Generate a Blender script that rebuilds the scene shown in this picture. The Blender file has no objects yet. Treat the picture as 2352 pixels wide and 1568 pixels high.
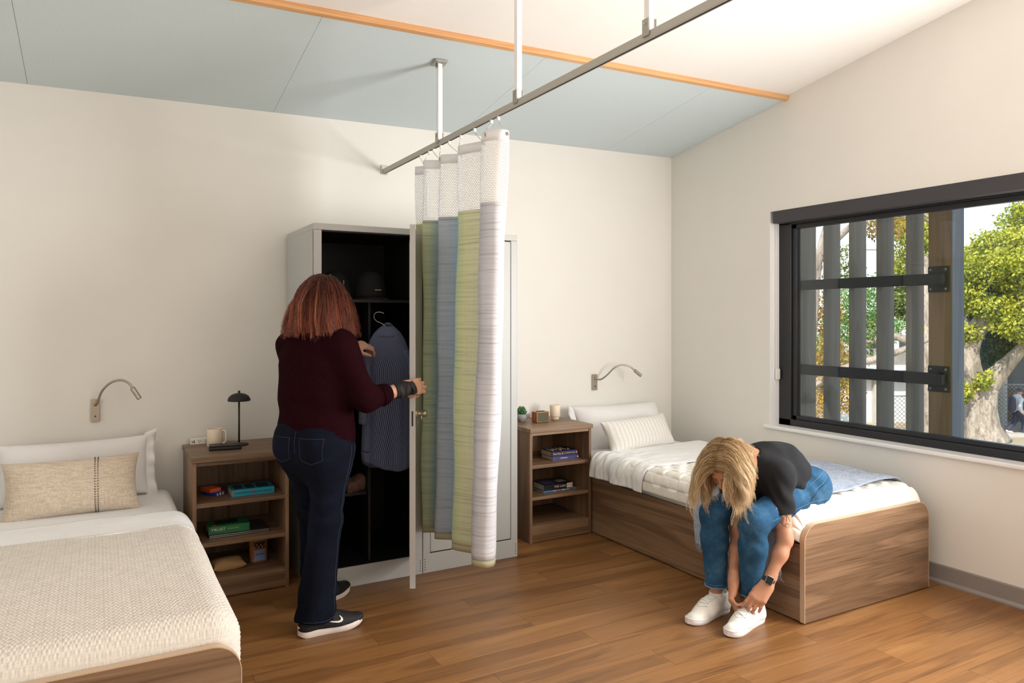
import bpy, math, random
import numpy as np
from mathutils import Matrix, Vector
random.seed(7); RNG = np.random.default_rng(7)
SC = bpy.context.scene; COL = SC.collection
PI = math.pi

# ---------------------------------------------------------------- camera
cam = bpy.data.cameras.new('camera'); cam_o = bpy.data.objects.new('camera', cam); COL.objects.link(cam_o)
cam.sensor_width = 36.0; cam.lens = 36.0*1690/2352; cam.shift_y = -55/2352; cam.clip_start = .05; cam.clip_end = 300
cam_o.location = (-3.933, -4.428, 1.42)
cam_o.rotation_euler = (PI/2, 0, -math.atan(952/1690))
SC.camera = cam_o

# ---------------------------------------------------------------- world, sun, daylight, exposure
def lin(r, g, b):
    f = lambda c: (c/255/12.92) if c/255 <= .04045 else ((c/255+.055)/1.055)**2.4
    return (f(r), f(g), f(b), 1.0)
W = bpy.data.worlds.new('sky'); SC.world = W; W.use_nodes = True
wn = W.node_tree.nodes; wl = W.node_tree.links
bgn = wn['Background']; sky = wn.new('ShaderNodeTexSky'); sky.sky_type = 'NISHITA'
sky.sun_disc = False; sky.sun_elevation = math.radians(42); sky.sun_rotation = math.radians(235); sky.air_density = 1.0; sky.dust_density = .6
wl.new(sky.outputs[0], bgn.inputs[0]); bgn.inputs[1].default_value = .32

sun = bpy.data.lights.new('sun', 'SUN'); sun_o = bpy.data.objects.new('sun', sun); COL.objects.link(sun_o)
sun.energy = 6.0; sun.angle = math.radians(.6); sun.color = (1, .93, .82)
sun_o.rotation_euler = Vector((.72, .35, -.78)).to_track_quat('-Z', 'Y').to_euler()

def area(name, loc, target, sx, sy, power, color=(1, 1, 1), spread=180):
    l = bpy.data.lights.new(name, 'AREA'); l.shape = 'RECTANGLE'; l.size = sx; l.size_y = sy; l.energy = power; l.color = color
    l.spread = math.radians(spread)
    o = bpy.data.objects.new(name, l); COL.objects.link(o); o.location = loc
    o.rotation_euler = (Vector(target)-Vector(loc)).to_track_quat('-Z', 'Z').to_euler()
    return o
# daylight through the part of the window that runs on beyond the frame, and a weak fill lamp added by the rear wall, no window there
area('daylight_side_window', (-.03, -3.42, 1.50), (-1.03, -3.30, 1.70), 1.55, 1.18, 170, (1.0, .988, .966))
area('added_rear_fill', (-1.4, -5.85, 1.85), (-1.4, -3.0, 2.15), 2.2, 1.6, 24, (1, .88, .72))
SC.view_settings.view_transform = 'Standard'; SC.view_settings.look = 'None'
SC.view_settings.exposure = 0.0; SC.view_settings.gamma = 1.0; SC.view_settings.use_curve_mapping = False

# ---------------------------------------------------------------- material helpers
MATS = {}
class NT:
    def __init__(s, name):
        s.m = bpy.data.materials.new(name); s.m.use_nodes = True
        s.t = s.m.node_tree; s.n = s.t.nodes; s.p = s.n['Principled BSDF']; MATS[name] = s.m
    def node(s, typ, **kw):
        x = s.n.new(typ)
        for k, v in kw.items(): setattr(x, k, v)
        return x
    def link(s, a, b): s.t.links.new(a, b)
    def inp(s, name, v):
        if hasattr(v, 'links'): s.link(v, s.p.inputs[name])
        else: s.p.inputs[name].default_value = v
    def coord(s, kind='Object', scale=(1, 1, 1), rot=(0, 0, 0), loc=(0, 0, 0)):
        c = s.node('ShaderNodeTexCoord'); mp = s.node('ShaderNodeMapping')
        mp.inputs['Scale'].default_value = scale; mp.inputs['Rotation'].default_value = rot; mp.inputs['Location'].default_value = loc
        s.link(c.outputs[kind], mp.inputs['Vector']); return mp.outputs[0]
    def noise(s, vec, scale=5, detail=3, rough=.5, dist=0):
        x = s.node('ShaderNodeTexNoise'); s.link(vec, x.inputs['Vector'])
        x.inputs['Scale'].default_value = scale; x.inputs['Detail'].default_value = detail
        x.inputs['Roughness'].default_value = rough; x.inputs['Distortion'].default_value = dist
        return x.outputs['Fac']
    def ramp(s, fac, stops, interp='LINEAR'):
        r = s.node('ShaderNodeValToRGB'); s.link(fac, r.inputs[0]); e = r.color_ramp.elements; r.color_ramp.interpolation = interp
        while len(e) > 1: e.remove(e[-1])
        e[0].position = stops[0][0]; e[0].color = stops[0][1]
        for p, c in stops[1:]:
            x = e.new(p); x.color = c
        return r.outputs[0]
    def mix(s, fac, a, b, typ='MIX'):
        x = s.node('ShaderNodeMix', data_type='RGBA', blend_type=typ)
        for i, v in ((0, fac), (6, a), (7, b)):
            if hasattr(v, 'links'): s.link(v, x.inputs[i])
            else: x.inputs[i].default_value = v
        return x.outputs[2]
    def math(s, op, a, b=0.0, c=0.0):
        x = s.node('ShaderNodeMath', operation=op)
        for i, v in enumerate((a, b, c)):
            if hasattr(v, 'links'): s.link(v, x.inputs[i])
            else: x.inputs[i].default_value = v
        return x.outputs[0]
    def sep(s, vec):
        x = s.node('ShaderNodeSeparateXYZ'); s.link(vec, x.inputs[0]); return x.outputs
    def comb(s, x=0., y=0., z=0.):
        c = s.node('ShaderNodeCombineXYZ')
        for i, v in enumerate((x, y, z)):
            if hasattr(v, 'links'): s.link(v, c.inputs[i])
            else: c.inputs[i].default_value = v
        return c.outputs[0]
    def bump(s, h, strength=.3, dist=.01):
        b = s.node('ShaderNodeBump'); b.inputs['Strength'].default_value = strength; b.inputs['Distance'].default_value = dist
        s.link(h, b.inputs['Height']); s.link(b.outputs[0], s.p.inputs['Normal'])

def plain(name, c, rough=.6, metal=0., noise=0., nscale=60, bump=0., sheen=0.):
    k = NT(name); k.inp('Roughness', rough); k.inp('Metallic', metal)
    if sheen: k.inp('Sheen Weight', sheen)
    if noise or bump:
        v = k.coord(); n = k.noise(v, nscale, 4, .6)
        d = tuple(x*(1-noise) for x in c[:3])+(1,); l = tuple(min(1, x*(1+noise)) for x in c[:3])+(1,)
        k.inp('Base Color', k.ramp(n, [(.3, d), (.7, l)]))
        if bump: k.bump(n, bump, .004)
    else: k.inp('Base Color', c)
    return k.m

plain('wall_paint', lin(236, 233, 227), .62, noise=.012, nscale=3, bump=.0)
plain('ceiling_paint', lin(240, 236, 231), .7, noise=.01, nscale=3)
plain('sill_white', lin(244, 244, 244), .35)
plain('baseboard_grey', lin(148, 140, 136), .45, noise=.03, nscale=20)
plain('black_frame', lin(34, 34, 38), .38)
plain('valance_dark', lin(62, 60, 64), .5)
plain('chrome', lin(205, 205, 205), .22, 1.0)
plain('nickel', lin(176, 166, 152), .34, 1.0)
plain('aluminium', lin(176, 175, 168), .42, .75)
plain('rail_grey', lin(182, 180, 172), .5, .1)
plain('white_enamel', lin(243, 243, 243), .3)
plain('white_plastic', lin(240, 238, 233), .35)
plain('black_plastic', lin(22, 22, 23), .42)
plain('black_matte', lin(24, 24, 25), .6)
plain('cap_black', lin(11, 11, 12), .85)
plain('black_leather', lin(20, 20, 22), .45, noise=.2, nscale=300, bump=.15)
plain('dark_slot', lin(45, 40, 40), .7)
plain('brass', lin(205, 160, 110), .25, 1.0)
plain('cream_ceramic', lin(238, 222, 198), .4)
plain('grey_ceramic', lin(150, 150, 150), .5, noise=.06, nscale=80)
plain('copper_wood', lin(170, 92, 58), .4, noise=.15, nscale=25)
plain('display_grey', lin(92, 92, 74), .25)
plain('paper', lin(205, 190, 165), .8, noise=.1, nscale=300)
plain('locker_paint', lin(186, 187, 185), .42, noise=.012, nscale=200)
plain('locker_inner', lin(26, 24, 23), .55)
plain('soil', lin(60, 48, 38), .9, noise=.3, nscale=60)
plain('succulent', lin(78, 128, 82), .5, noise=.25, nscale=60)
plain('edge_band', lin(196, 168, 140), .5)
plain('teal_cover', lin(28, 150, 175), .45); plain('navy_cover', lin(24, 34, 84), .4, noise=.2, nscale=40)
plain('violet_cover', lin(66, 62, 112), .4, noise=.35, nscale=30); plain('green_cover', lin(34, 118, 72), .4, noise=.15, nscale=14)
plain('red_card', lin(206, 84, 44), .4); plain('blue_card', lin(30, 62, 160), .4); plain('white_print', lin(235, 230, 220), .6)
plain('yellow_print', lin(226, 206, 90), .6); plain('orange_print', lin(235, 120, 70), .6); plain('red_print', lin(210, 52, 54), .6)
plain('dark_print', lin(24, 50, 70), .6); plain('gold_print', lin(214, 190, 110), .6); plain('black_cover', lin(30, 30, 32), .35, noise=.5, nscale=12)
plain('pink_print', lin(226, 190, 178), .6); plain('sky_cover', lin(60, 130, 180), .4); plain('tan_cloth', lin(196, 160, 112), .85, noise=.08, nscale=200, bump=.2)
plain('kraft', lin(160, 98, 44), .6, noise=.1, nscale=60); plain('label_blue', lin(132, 152, 196), .5); plain('maroon_print', lin(90, 36, 60), .6)
plain('laptop_grey', lin(72, 72, 74), .35, .6); plain('silver', lin(190, 186, 180), .35, .8)
plain('steel_black', lin(28, 28, 30), .45, .3)

def felt():
    k = NT('felt_blue'); v = k.coord(); n = k.noise(v, 260, 4, .7); n2 = k.noise(k.coord(scale=(1, 1, 1)), 5, 2)
    c = k.ramp(n, [(.3, lin(196, 210, 213)), (.7, lin(212, 223, 226))])
    k.inp('Base Color', c); k.inp('Roughness', .95); k.bump(n, .25, .002); k.inp('Sheen Weight', .15)
felt()

def wood(name, dark, mid, light, axis='x', rough=.45, sc=1.0, rnd=False, contrast=1.0):
    """laminate / timber grain that runs along the given object axis"""
    k = NT(name)
    a = {'x': (.55, 9, 9), 'y': (9, .55, 9), 'z': (9, 9, .55)}[axis]
    f = {'x': (2.2, 150, 150), 'y': (150, 2.2, 150), 'z': (150, 150, 2.2)}[axis]
    c = k.node('ShaderNodeTexCoord'); vec = c.outputs['Object']
    if rnd:
        oi = k.node('ShaderNodeObjectInfo'); off = k.math('MULTIPLY', oi.outputs['Random'], 37.0)
        va = k.node('ShaderNodeVectorMath', operation='ADD'); k.link(vec, va.inputs[0]); k.link(k.comb(off, off, off), va.inputs[1]); vec = va.outputs[0]
    def mp(scale):
        m = k.node('ShaderNodeMapping'); m.inputs['Scale'].default_value = tuple(q*sc for q in scale); k.link(vec, m.inputs['Vector']); return m.outputs[0]
    big = k.noise(mp(a), 1.0, 3, .55, .9)
    fine = k.noise(mp(f), 1.0, 3, .6, .2)
    veins = k.math('PINGPONG', k.math('MULTIPLY', big, 7.0), .5)
    t = k.math('ADD', k.math('MULTIPLY', big, .62), k.math('ADD', k.math('MULTIPLY', fine, .26), k.math('MULTIPLY', veins, .16)))
    lo, hi = .5-.17/contrast, .5+.17/contrast
    col = k.ramp(t, [(lo, dark), (.5, mid), (hi, light)])
    if rnd:
        col = k.mix(k.math('MULTIPLY', oi.outputs['Random'], .20), col, dark)
    k.inp('Base Color', col); k.inp('Roughness', rough)
    k.bump(k.math('ADD', fine, veins), .06, .002)
    return k.m
WD = (lin(92, 68, 48), lin(136, 106, 80), lin(166, 136, 106))
for ax in 'xyz': wood('walnut_'+ax, *WD, axis=ax)
wood('oak_plank', lin(102, 67, 36), lin(145, 101, 58), lin(170, 125, 78), axis='x', rough=.38, rnd=True, contrast=.9)
wood('maple_trim', lin(196, 140, 88), lin(216, 164, 112), lin(228, 182, 132), axis='x', rough=.5)
wood('cedar_z', lin(122, 96, 66), lin(148, 120, 88), lin(164, 138, 106), axis='z', rough=.8)
wood('grey_board_z', lin(132, 126, 116), lin(150, 144, 134), lin(164, 158, 148), axis='z', rough=.85)
wood('post_skylit_z', lin(118, 122, 128), lin(138, 142, 147), lin(150, 154, 160), axis='z', rough=.85)  # blue-grey sky light on the post's side, put into the colour

def glass(name, tint=(1, 1, 1, 1), fac=.07):
    k = NT(name); tr = k.node('ShaderNodeBsdfTransparent'); tr.inputs[0].default_value = tint
    gl = k.node('ShaderNodeBsdfGlossy'); gl.inputs['Roughness'].default_value = .02
    fr = k.node('ShaderNodeFresnel'); fr.inputs['IOR'].default_value = 1.35
    mx = k.node('ShaderNodeMixShader'); k.link(fr.outputs[0], mx.inputs[0]); k.link(tr.outputs[0], mx.inputs[1]); k.link(gl.outputs[0], mx.inputs[2])
    k.link(mx.outputs[0], k.n['Material Output'].inputs[0])
glass('window_glass', (.93, .95, .95, 1))

def linen(name, base, amt=.12, sc=500, bump=.3, sheen=.2, rough=.9):
    k = NT(name)
    a = k.noise(k.coord(scale=(1, 1, .08)), sc, 2); b = k.noise(k.coord(scale=(.08, .08, 1)), sc, 2)
    t = k.math('MULTIPLY', k.math('ADD', a, b), .5)
    d = tuple(x*(1-amt) for x in base[:3])+(1,); l = tuple(min(1, x*(1+amt)) for x in base[:3])+(1,)
    k.inp('Base Color', k.ramp(t, [(.4, d), (.6, l)])); k.inp('Roughness', rough); k.inp('Sheen Weight', sheen); k.bump(t, bump, .002)
linen('white_sheet', lin(240, 239, 238), .02, 700, .1)
linen('white_pillow', lin(238, 236, 236), .02, 700, .1)
linen('linen_beige', lin(206, 190, 170), .16, 260, .5)
linen('cream_knit', lin(220, 212, 201), .07, 300, .3)
linen('cream_waffle', lin(244, 240, 231), .04, 300, .3)
linen('grey_throw', lin(160, 173, 194), .22, 260, .6, .4)
linen('cream_cushion', lin(236, 231, 223), .05, 240, .5)

# ---------------------------------------------------------------- mesh helpers
class MB:
    def __init__(s): s.v = []; s.f = []; s.uv = None; s.mi = []
    def add(s, vs, fs):
        o = len(s.v); s.v += [tuple(map(float, p)) for p in vs]; s.f += [tuple(o+i for i in f) for f in fs]; return s
    def box(s, x0, x1, y0, y1, z0, z1):
        x0, x1 = min(x0, x1), max(x0, x1); y0, y1 = min(y0, y1), max(y0, y1); z0, z1 = min(z0, z1), max(z0, z1)
        return s.add([(x0, y0, z0), (x1, y0, z0), (x1, y1, z0), (x0, y1, z0), (x0, y0, z1), (x1, y0, z1), (x1, y1, z1), (x0, y1, z1)],
                     [(0, 3, 2, 1), (4, 5, 6, 7), (0, 1, 5, 4), (1, 2, 6, 5), (2, 3, 7, 6), (3, 0, 4, 7)])
    def obox(s, c, ax, ay, az, hx, hy, hz):
        c, ax, ay, az = (np.array(q, float) for q in (c, ax, ay, az)); vs = []
        for k in (-1, 1):
            for i, j in ((-1, -1), (1, -1), (1, 1), (-1, 1)): vs.append(c+ax*hx*i+ay*hy*j+az*hz*k)
        return s.add(vs, [(0, 3, 2, 1), (4, 5, 6, 7), (0, 1, 5, 4), (1, 2, 6, 5), (2, 3, 7, 6), (3, 0, 4, 7)])
    def prism(s, poly, to3, t0, t1):
        """poly: 2-D outline, to3(a, b, t) -> 3-D point; extruded from t0 to t1"""
        n = len(poly); vs = [to3(a, b, t0) for a, b in poly]+[to3(a, b, t1) for a, b in poly]
        fs = [tuple(range(n))[::-1], tuple(range(n, 2*n))]+[(i, (i+1) % n, n+(i+1) % n, n+i) for i in range(n)]
        return s.add(vs, fs)
    def tube(s, path, r, n=10, caps=True, squash=None):
        P = np.array(path, float); m = len(P); R = np.full(m, r) if np.isscalar(r) else np.array(r, float)
        T = np.gradient(P, axis=0); T /= np.linalg.norm(T, axis=1)[:, None]+1e-12
        up = np.array([0, 0, 1.]) if abs(T[0, 2]) < .9 else np.array([1., 0, 0])
        A = np.cross(T[0], up); A /= np.linalg.norm(A); vs = []
        for i in range(m):
            A = A-T[i]*(A@T[i]); A /= np.linalg.norm(A)+1e-12; B = np.cross(T[i], A)
            for k in range(n):
                an = 2*PI*k/n; vs.append(P[i]+(A*math.cos(an)+B*math.sin(an)*(squash or 1))*R[i])
        fs = [(i*n+k, i*n+(k+1) % n, (i+1)*n+(k+1) % n, (i+1)*n+k) for i in range(m-1) for k in range(n)]
        if caps: fs += [tuple(range(n))[::-1], tuple((m-1)*n+k for k in range(n))]
        return s.add(vs, fs)
    def lathe(s, prof, c=(0, 0, 0), n=24, M=None):
        vs = []
        for r, z in prof:
            for k in range(n):
                a = 2*PI*k/n; q = np.array((r*math.cos(a), r*math.sin(a), z))
                if M is not None: q = M@q
                vs.append(q+np.array(c))
        m = len(prof); fs = [(i*n+k, i*n+(k+1) % n, (i+1)*n+(k+1) % n, (i+1)*n+k) for i in range(m-1) for k in range(n)]
        fs += [tuple(range(n))[::-1], tuple((m-1)*n+k for k in range(n))]
        return s.add(vs, fs)
    def grid(s, P, wrap=False):
        """P: array nu x nv x 3"""
        P = np.asarray(P, float); nu, nv = P.shape[:2]; o = len(s.v)
        s.v += [tuple(q) for q in P.reshape(-1, 3)]
        i, j = np.meshgrid(np.arange(nu-1), np.arange(nv-1), indexing='ij'); a = (o+i*nv+j).ravel()
        s.f += [tuple(q) for q in np.stack([a, a+nv, a+nv+1, a+1], 1)]
        return s
    def build(s, name, mat, parent=None, smooth=False, bevel=0., seg=2, solid=0., sub=0, normals=False, attr=None):
        me = bpy.data.meshes.new(name); me.from_pydata(s.v, [], s.f)
        if s.uv is not None:
            ul = me.uv_layers.new(name='UVMap'); li = np.empty(len(me.loops), int); me.loops.foreach_get('vertex_index', li)
            ul.data.foreach_set('uv', np.asarray(s.uv, float)[li].ravel())
        if attr is not None:
            at = me.attributes.new('var', 'FLOAT', 'POINT'); at.data.foreach_set('value', np.asarray(attr, float))
        for m in (mat if isinstance(mat, (list, tuple)) else [mat]): me.materials.append(MATS[m] if isinstance(m, str) else m)
        if s.mi: me.polygons.foreach_set('material_index', s.mi)
        if smooth: me.polygons.foreach_set('use_smooth', [True]*len(me.polygons))
        me.update()
        return place(name, me, parent, bevel, seg, solid, sub, normals)

def place(name, me, parent=None, bevel=0., seg=2, solid=0., sub=0, normals=False):
    o = bpy.data.objects.new(name, me); COL.objects.link(o)
    if normals:
        import bmesh
        b = bmesh.new(); b.from_mesh(me); bmesh.ops.recalc_face_normals(b, faces=b.faces); b.to_mesh(me); b.free()
    if parent is not None:
        o.parent = parent; o.matrix_parent_inverse = parent_world(parent).inverted()
    if solid:
        m = o.modifiers.new('Solidify', 'SOLIDIFY'); m.thickness = solid; m.offset = 0
    if bevel:
        m = o.modifiers.new('Bevel', 'BEVEL'); m.width = bevel; m.segments = seg; m.limit_method = 'ANGLE'; m.angle_limit = math.radians(40)
        m.harden_normals = False
    if sub:
        m = o.modifiers.new('Subdivision', 'SUBSURF'); m.levels = sub; m.render_levels = sub
    return o
def parent_world(p):
    M = Matrix.LocRotScale(p.location, p.rotation_euler, p.scale)
    if p.parent: M = parent_world(p.parent) @ p.matrix_parent_inverse @ M
    return M
def thing(name, label, cat, loc, group=None):
    o = bpy.data.objects.new(name, None); COL.objects.link(o); o.location = loc; o.empty_display_size = .05
    return tag(o, label, cat, group)
def tag(o, label, cat, group=None):
    o['label'] = label; o['category'] = cat
    if group: o['group'] = group
    return o
def struct(o, label=None):
    o['kind'] = 'structure'
    if label: o['label'] = label
    return o
def text(name, body, size, mat, parent, M, align='LEFT', extr=.0004, sx=1.0):
    cu = bpy.data.curves.new(name, 'FONT'); cu.body = body; cu.size = size; cu.extrude = extr; cu.align_x = align; cu.align_y = 'CENTER'; cu.resolution_u = 2
    t = bpy.data.objects.new(name, cu); COL.objects.link(t)
    me = bpy.data.meshes.new_from_object(t.evaluated_get(bpy.context.evaluated_depsgraph_get())); bpy.data.objects.remove(t); bpy.data.curves.remove(cu)
    me.transform(M @ Matrix.Diagonal((sx, 1, 1, 1))); me.materials.clear(); me.materials.append(MATS[mat]); me.name = name
    return place(name, me, parent)
def face_m(o, ex, ey):
    """matrix that lays local XY onto world axes ex, ey at origin o"""
    ex = Vector(ex).normalized(); ey = Vector(ey).normalized(); ez = ex.cross(ey)
    M = Matrix((ex, ey, ez)).transposed().to_4x4(); M.translation = Vector(o); return M
def rrect(w, h, r, n=6):
    """rounded rectangle outline, centred"""
    out = []
    for cx, cy, a0 in ((w/2-r, h/2-r, 0), (-w/2+r, h/2-r, PI/2), (-w/2+r, -h/2+r, PI), (w/2-r, -h/2+r, 1.5*PI)):
        for i in range(n+1):
            a = a0+PI/2*i/n; out.append((cx+r*math.cos(a), cy+r*math.sin(a)))
    return out
def smooth_path(pts, n=8):
    """Catmull-Rom through the points"""
    P = [np.array(p, float) for p in pts]; P = [2*P[0]-P[1]]+P+[2*P[-1]-P[-2]]; out = []
    for i in range(1, len(P)-2):
        for k in range(n):
            t = k/n; a, b, c, d = P[i-1:i+3]
            out.append(.5*((2*b)+(c-a)*t+(2*a-5*b+4*c-d)*t*t+(3*b-a-3*c+d)*t**3))
    out.append(P[-2]); return out
def fbm(p, seed=0, octs=3, f0=1.0):
    """cheap smooth numpy noise: sums of randomly oriented sines"""
    r = np.random.default_rng(seed); p = np.asarray(p, float); out = np.zeros(p.shape[:-1]); a = 1.
    for o in range(octs):
        for _ in range(5):
            d = r.normal(size=p.shape[-1]); d /= np.linalg.norm(d); out += a*np.sin((p@d)*f0*6.28*(.7+.6*r.random())+r.random()*6.28)/5
        f0 *= 2; a *= .5
    return out
# ================================================================ ROOM SHELL
XL, YR = -4.70, -6.0                       # left wall, rear wall
def ceil_z(x, y): return 2.687+.019*x-.16*y
WY0, WY1, WZ0, WZ1 = -.973, -4.35, .70, 2.128     # window opening

fl = struct(MB().box(XL, .0, YR, .0, -.12, -.006).build('floor', 'oak_plank'), 'honey oak plank floor')
PL, PW = 1.22, .1525; full = None; row = 0; y = 0.
while y > -3.45:
    off = (row*.437 % 1.0)*PL; x = XL-off
    while x < 0:
        a, b = max(x, XL), min(x+PL, 0.)
        if b-a > .03:
            L = b-a
            if L > PL-.001 and full is not None: me = full
            else:
                q = MB().box(.0006, L-.0006, -PW+.0006, -.0006, -.006, 0); me = bpy.data.meshes.new('plank'); me.from_pydata(q.v, [], q.f); me.materials.append(MATS['oak_plank'])
                if L > PL-.001: full = me
            o = place('plank', me, fl); o.location = (a, y, 0)
        x += PL
    y -= PW; row += 1

def wall_poly(name, x0, x1, y0, y1):
    """wall block whose top follows the sloped ceiling"""
    vs = [(x, y, 0) for x, y in ((x0, y0), (x1, y0), (x1, y1), (x0, y1))]+[(x, y, ceil_z(x, y)+.02) for x, y in ((x0, y0), (x1, y0), (x1, y1), (x0, y1))]
    return MB().add(vs, [(0, 3, 2, 1), (4, 5, 6, 7), (0, 1, 5, 4), (1, 2, 6, 5), (2, 3, 7, 6), (3, 0, 4, 7)])
struct(wall_poly('b', XL-.15, .18, .0, .15).build('wall_back', 'wall_paint'), 'warm white back wall')
struct(wall_poly('l', XL-.15, XL, YR-.15, .0).build('wall_left', 'wall_paint'))
struct(wall_poly('r', XL, .18, YR-.15, YR).build('wall_rear', 'wall_paint'))
rw = MB()
def rbox(y0, y1, z0, z1=None):
    if z1 is not None: rw.box(0, .18, y1, y0, z0, z1)
    else:
        vs = [(x, yy, z0) for x, yy in ((0, y1), (.18, y1), (.18, y0), (0, y0))]+[(x, yy, ceil_z(x, yy)+.02) for x, yy in ((0, y1), (.18, y1), (.18, y0), (0, y0))]
        rw.add(vs, [(0, 3, 2, 1), (4, 5, 6, 7), (0, 1, 5, 4), (1, 2, 6, 5), (2, 3, 7, 6), (3, 0, 4, 7)])
rbox(0, YR, 0, WZ0); rbox(0, YR, WZ1)
for a, b in ((0, WY0), (WY1, YR)): rbox(a, b, WZ0, WZ1)
struct(rw.build('wall_right', 'wall_paint'), 'warm white window wall')
def slope_slab(x0, x1, y0, y1, d0, d1):
    q = ((x0, y1), (x1, y1), (x1, y0), (x0, y0))
    return MB().add([(x, y, ceil_z(x, y)+d0) for x, y in q]+[(x, y, ceil_z(x, y)+d1) for x, y in q],
                    [(0, 3, 2, 1), (4, 5, 6, 7), (0, 1, 5, 4), (1, 2, 6, 5), (2, 3, 7, 6), (3, 0, 4, 7)])
ce = struct(slope_slab(XL-.15, .75, .4, YR-.3, .004, .2).build('ceiling', 'ceiling_paint'), 'white sloped ceiling')
seams = [XL, -4.24, -3.04, -1.84, -.64, 0.]
for a, b in zip(seams, seams[1:]):
    o = slope_slab(a+.0008, b-.0008, -.0, -1.098, -.012, .004).build('felt_panel', 'felt_blue', ce)
    if a == XL: o['label'] = 'pale blue felt acoustic panels'
struct(slope_slab(XL, -.002, -1.098, -1.128, -.024, .004).build('trim_1', 'maple_trim', bevel=.002), 'pale timber strip edging the felt ceiling')
def baseboard(name, pts):
    """cove profile swept along a straight wall: pts = (start, end, inward normal)"""
    a, b, n = (np.array(q, float) for q in pts)
    prof = [(0, .0), (.018, .0), (.018, .008), (.008, .022), (.008, .095), (.005, .101), (0, .101)]
    vs = [tuple(p+n*o+np.array((0, 0, z))) for p in (a, b) for o, z in prof]; k = len(prof)
    return MB().add(vs, [tuple(range(k)), tuple(range(k, 2*k))[::-1]]+[(i, k+i, k+(i+1) % k, (i+1) % k) for i in range(k)])
struct(baseboard('r', ((0, 0, 0), (0, YR, 0), (-1, 0, 0))).build('baseboard_right', 'baseboard_grey', normals=True), 'grey rubber baseboard under the window')
struct(baseboard('b', ((XL, 0, 0), (0, 0, 0), (0, -1, 0))).build('baseboard_back', 'baseboard_grey', normals=True))
# ---- window
def window(name, y0, y1):
    w = bpy.data.objects.new(name, None); COL.objects.link(w); w.location = (.1, (y0+y1)/2, WZ0); struct(w)
    fr = MB(); xa, xb = .085, .15
    fr.box(xa, xb, y0-.10, y0, WZ0, WZ1); fr.box(xa, xb, y1, y1+.10, WZ0, WZ1); fr.box(xa, xb, y1, y0, WZ0, WZ0+.045); fr.box(xa, xb, y1, y0, WZ1-.09, WZ1)
    fr.build('window_frame', 'black_frame', w, bevel=.004)
    inn = MB(); xa, xb = .10, .14
    inn.box(xa, xb, y0-.135, y0-.10, WZ0+.045, WZ1-.09); inn.box(xa, xb, y1+.10, y1+.135, WZ0+.045, WZ1-.09)
    inn.box(xa, xb, y1+.10, y0-.10, WZ0+.045, WZ0+.072); inn.box(xa, xb, y1+.10, y0-.10, WZ1-.12, WZ1-.09)
    inn.build('sash', 'black_frame', w, bevel=.003)
    MB().box(.118, .124, y1+.12, y0-.12, WZ0+.06, WZ1-.10).build('pane', 'window_glass', w)
    MB().box(-.022, .09, y1+.002, y0+.041, WZ0-.022, WZ0+.001).build('window_sill', 'sill_white', w, bevel=.006, seg=3)
    rv = MB(); rv.box(0.0005, .085, y0-.004, y0+.0005, WZ0, WZ1)
    rv.build('reveal', 'sill_white', w)
    return w
w1 = window('window_1', WY0, WY1); w1['label'] = 'wide black framed window with white sill'
rs = thing('roller_shade', 'dark charcoal roller shade cassette across the top of the window', 'shade', (.03, -2, WZ1))
MB().box(-.004, .07, WY1+.01, -1.003, 2.046, 2.126).build('cassette', 'valance_dark', rs, bevel=.002)
ch = MB()
for dx in (0, .018): ch.tube([(.045+dx, -.990, 2.06), (.045+dx, -.990, 1.05)], .0022, 6)
ch.build('bead_chain', 'white_plastic', rs)
MB().box(.038, .074, -.997, -.983, 1.005, 1.075).build('chain_tensioner', 'white_plastic', rs, bevel=.003)

# ================================================================ CURTAIN TRACK
TX = -2.363
tr = thing('curtain_track', 'grey metal ceiling track on white drop rods', 'curtain track', (TX, -1.5, 2.34))
rl = MB(); rl.box(TX-.011, TX+.011, -3.9, -.004, 2.324, 2.352); rl.build('rail', 'rail_grey', tr, bevel=.002)
MB().box(TX-.003, TX+.003, -3.9, -.004, 2.3225, 2.3245).build('rail_slot', 'black_matte', tr)
MB().box(TX-.02, TX+.02, -.012, -.0005, 2.318, 2.375).build('wall_bracket', 'chrome', tr, bevel=.003)
for yy in (-.862, -1.694, -2.555, -3.4):
    zt = ceil_z(TX, yy)+(-.012 if yy > -1.1 else .004)
    rod = MB().box(TX-.0125, TX+.0125, yy-.0125, yy+.0125, 2.35, zt-.012).build('drop_rod', 'white_enamel', tr, bevel=.0015)
    for a, b in ((-.018, -.0125), (.0125, .018)): MB().box(TX+a, TX+b, yy-.016, yy+.016, 2.335, 2.392).build('clamp', 'aluminium', rod, bevel=.001)
    MB().tube([(TX-.023, yy, 2.376), (TX+.023, yy, 2.376)], .0045, 8).build('bolt', 'chrome', rod)
    q = slope_slab(TX-.035, TX+.035, yy+.035, yy-.035, -.012-(.012 if yy > -1.1 else -.004), -.006-(.012 if yy > -1.1 else -.004)); q.build('ceiling_plate', 'aluminium', rod, bevel=.001)
    zz = zt-.035
    for a, b in ((-.016, -.0125), (.0125, .016)): MB().box(TX+a, TX+b, yy-.014, yy+.014, zz, zt-.006).build('ceiling_clip', 'chrome', rod)

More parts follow.
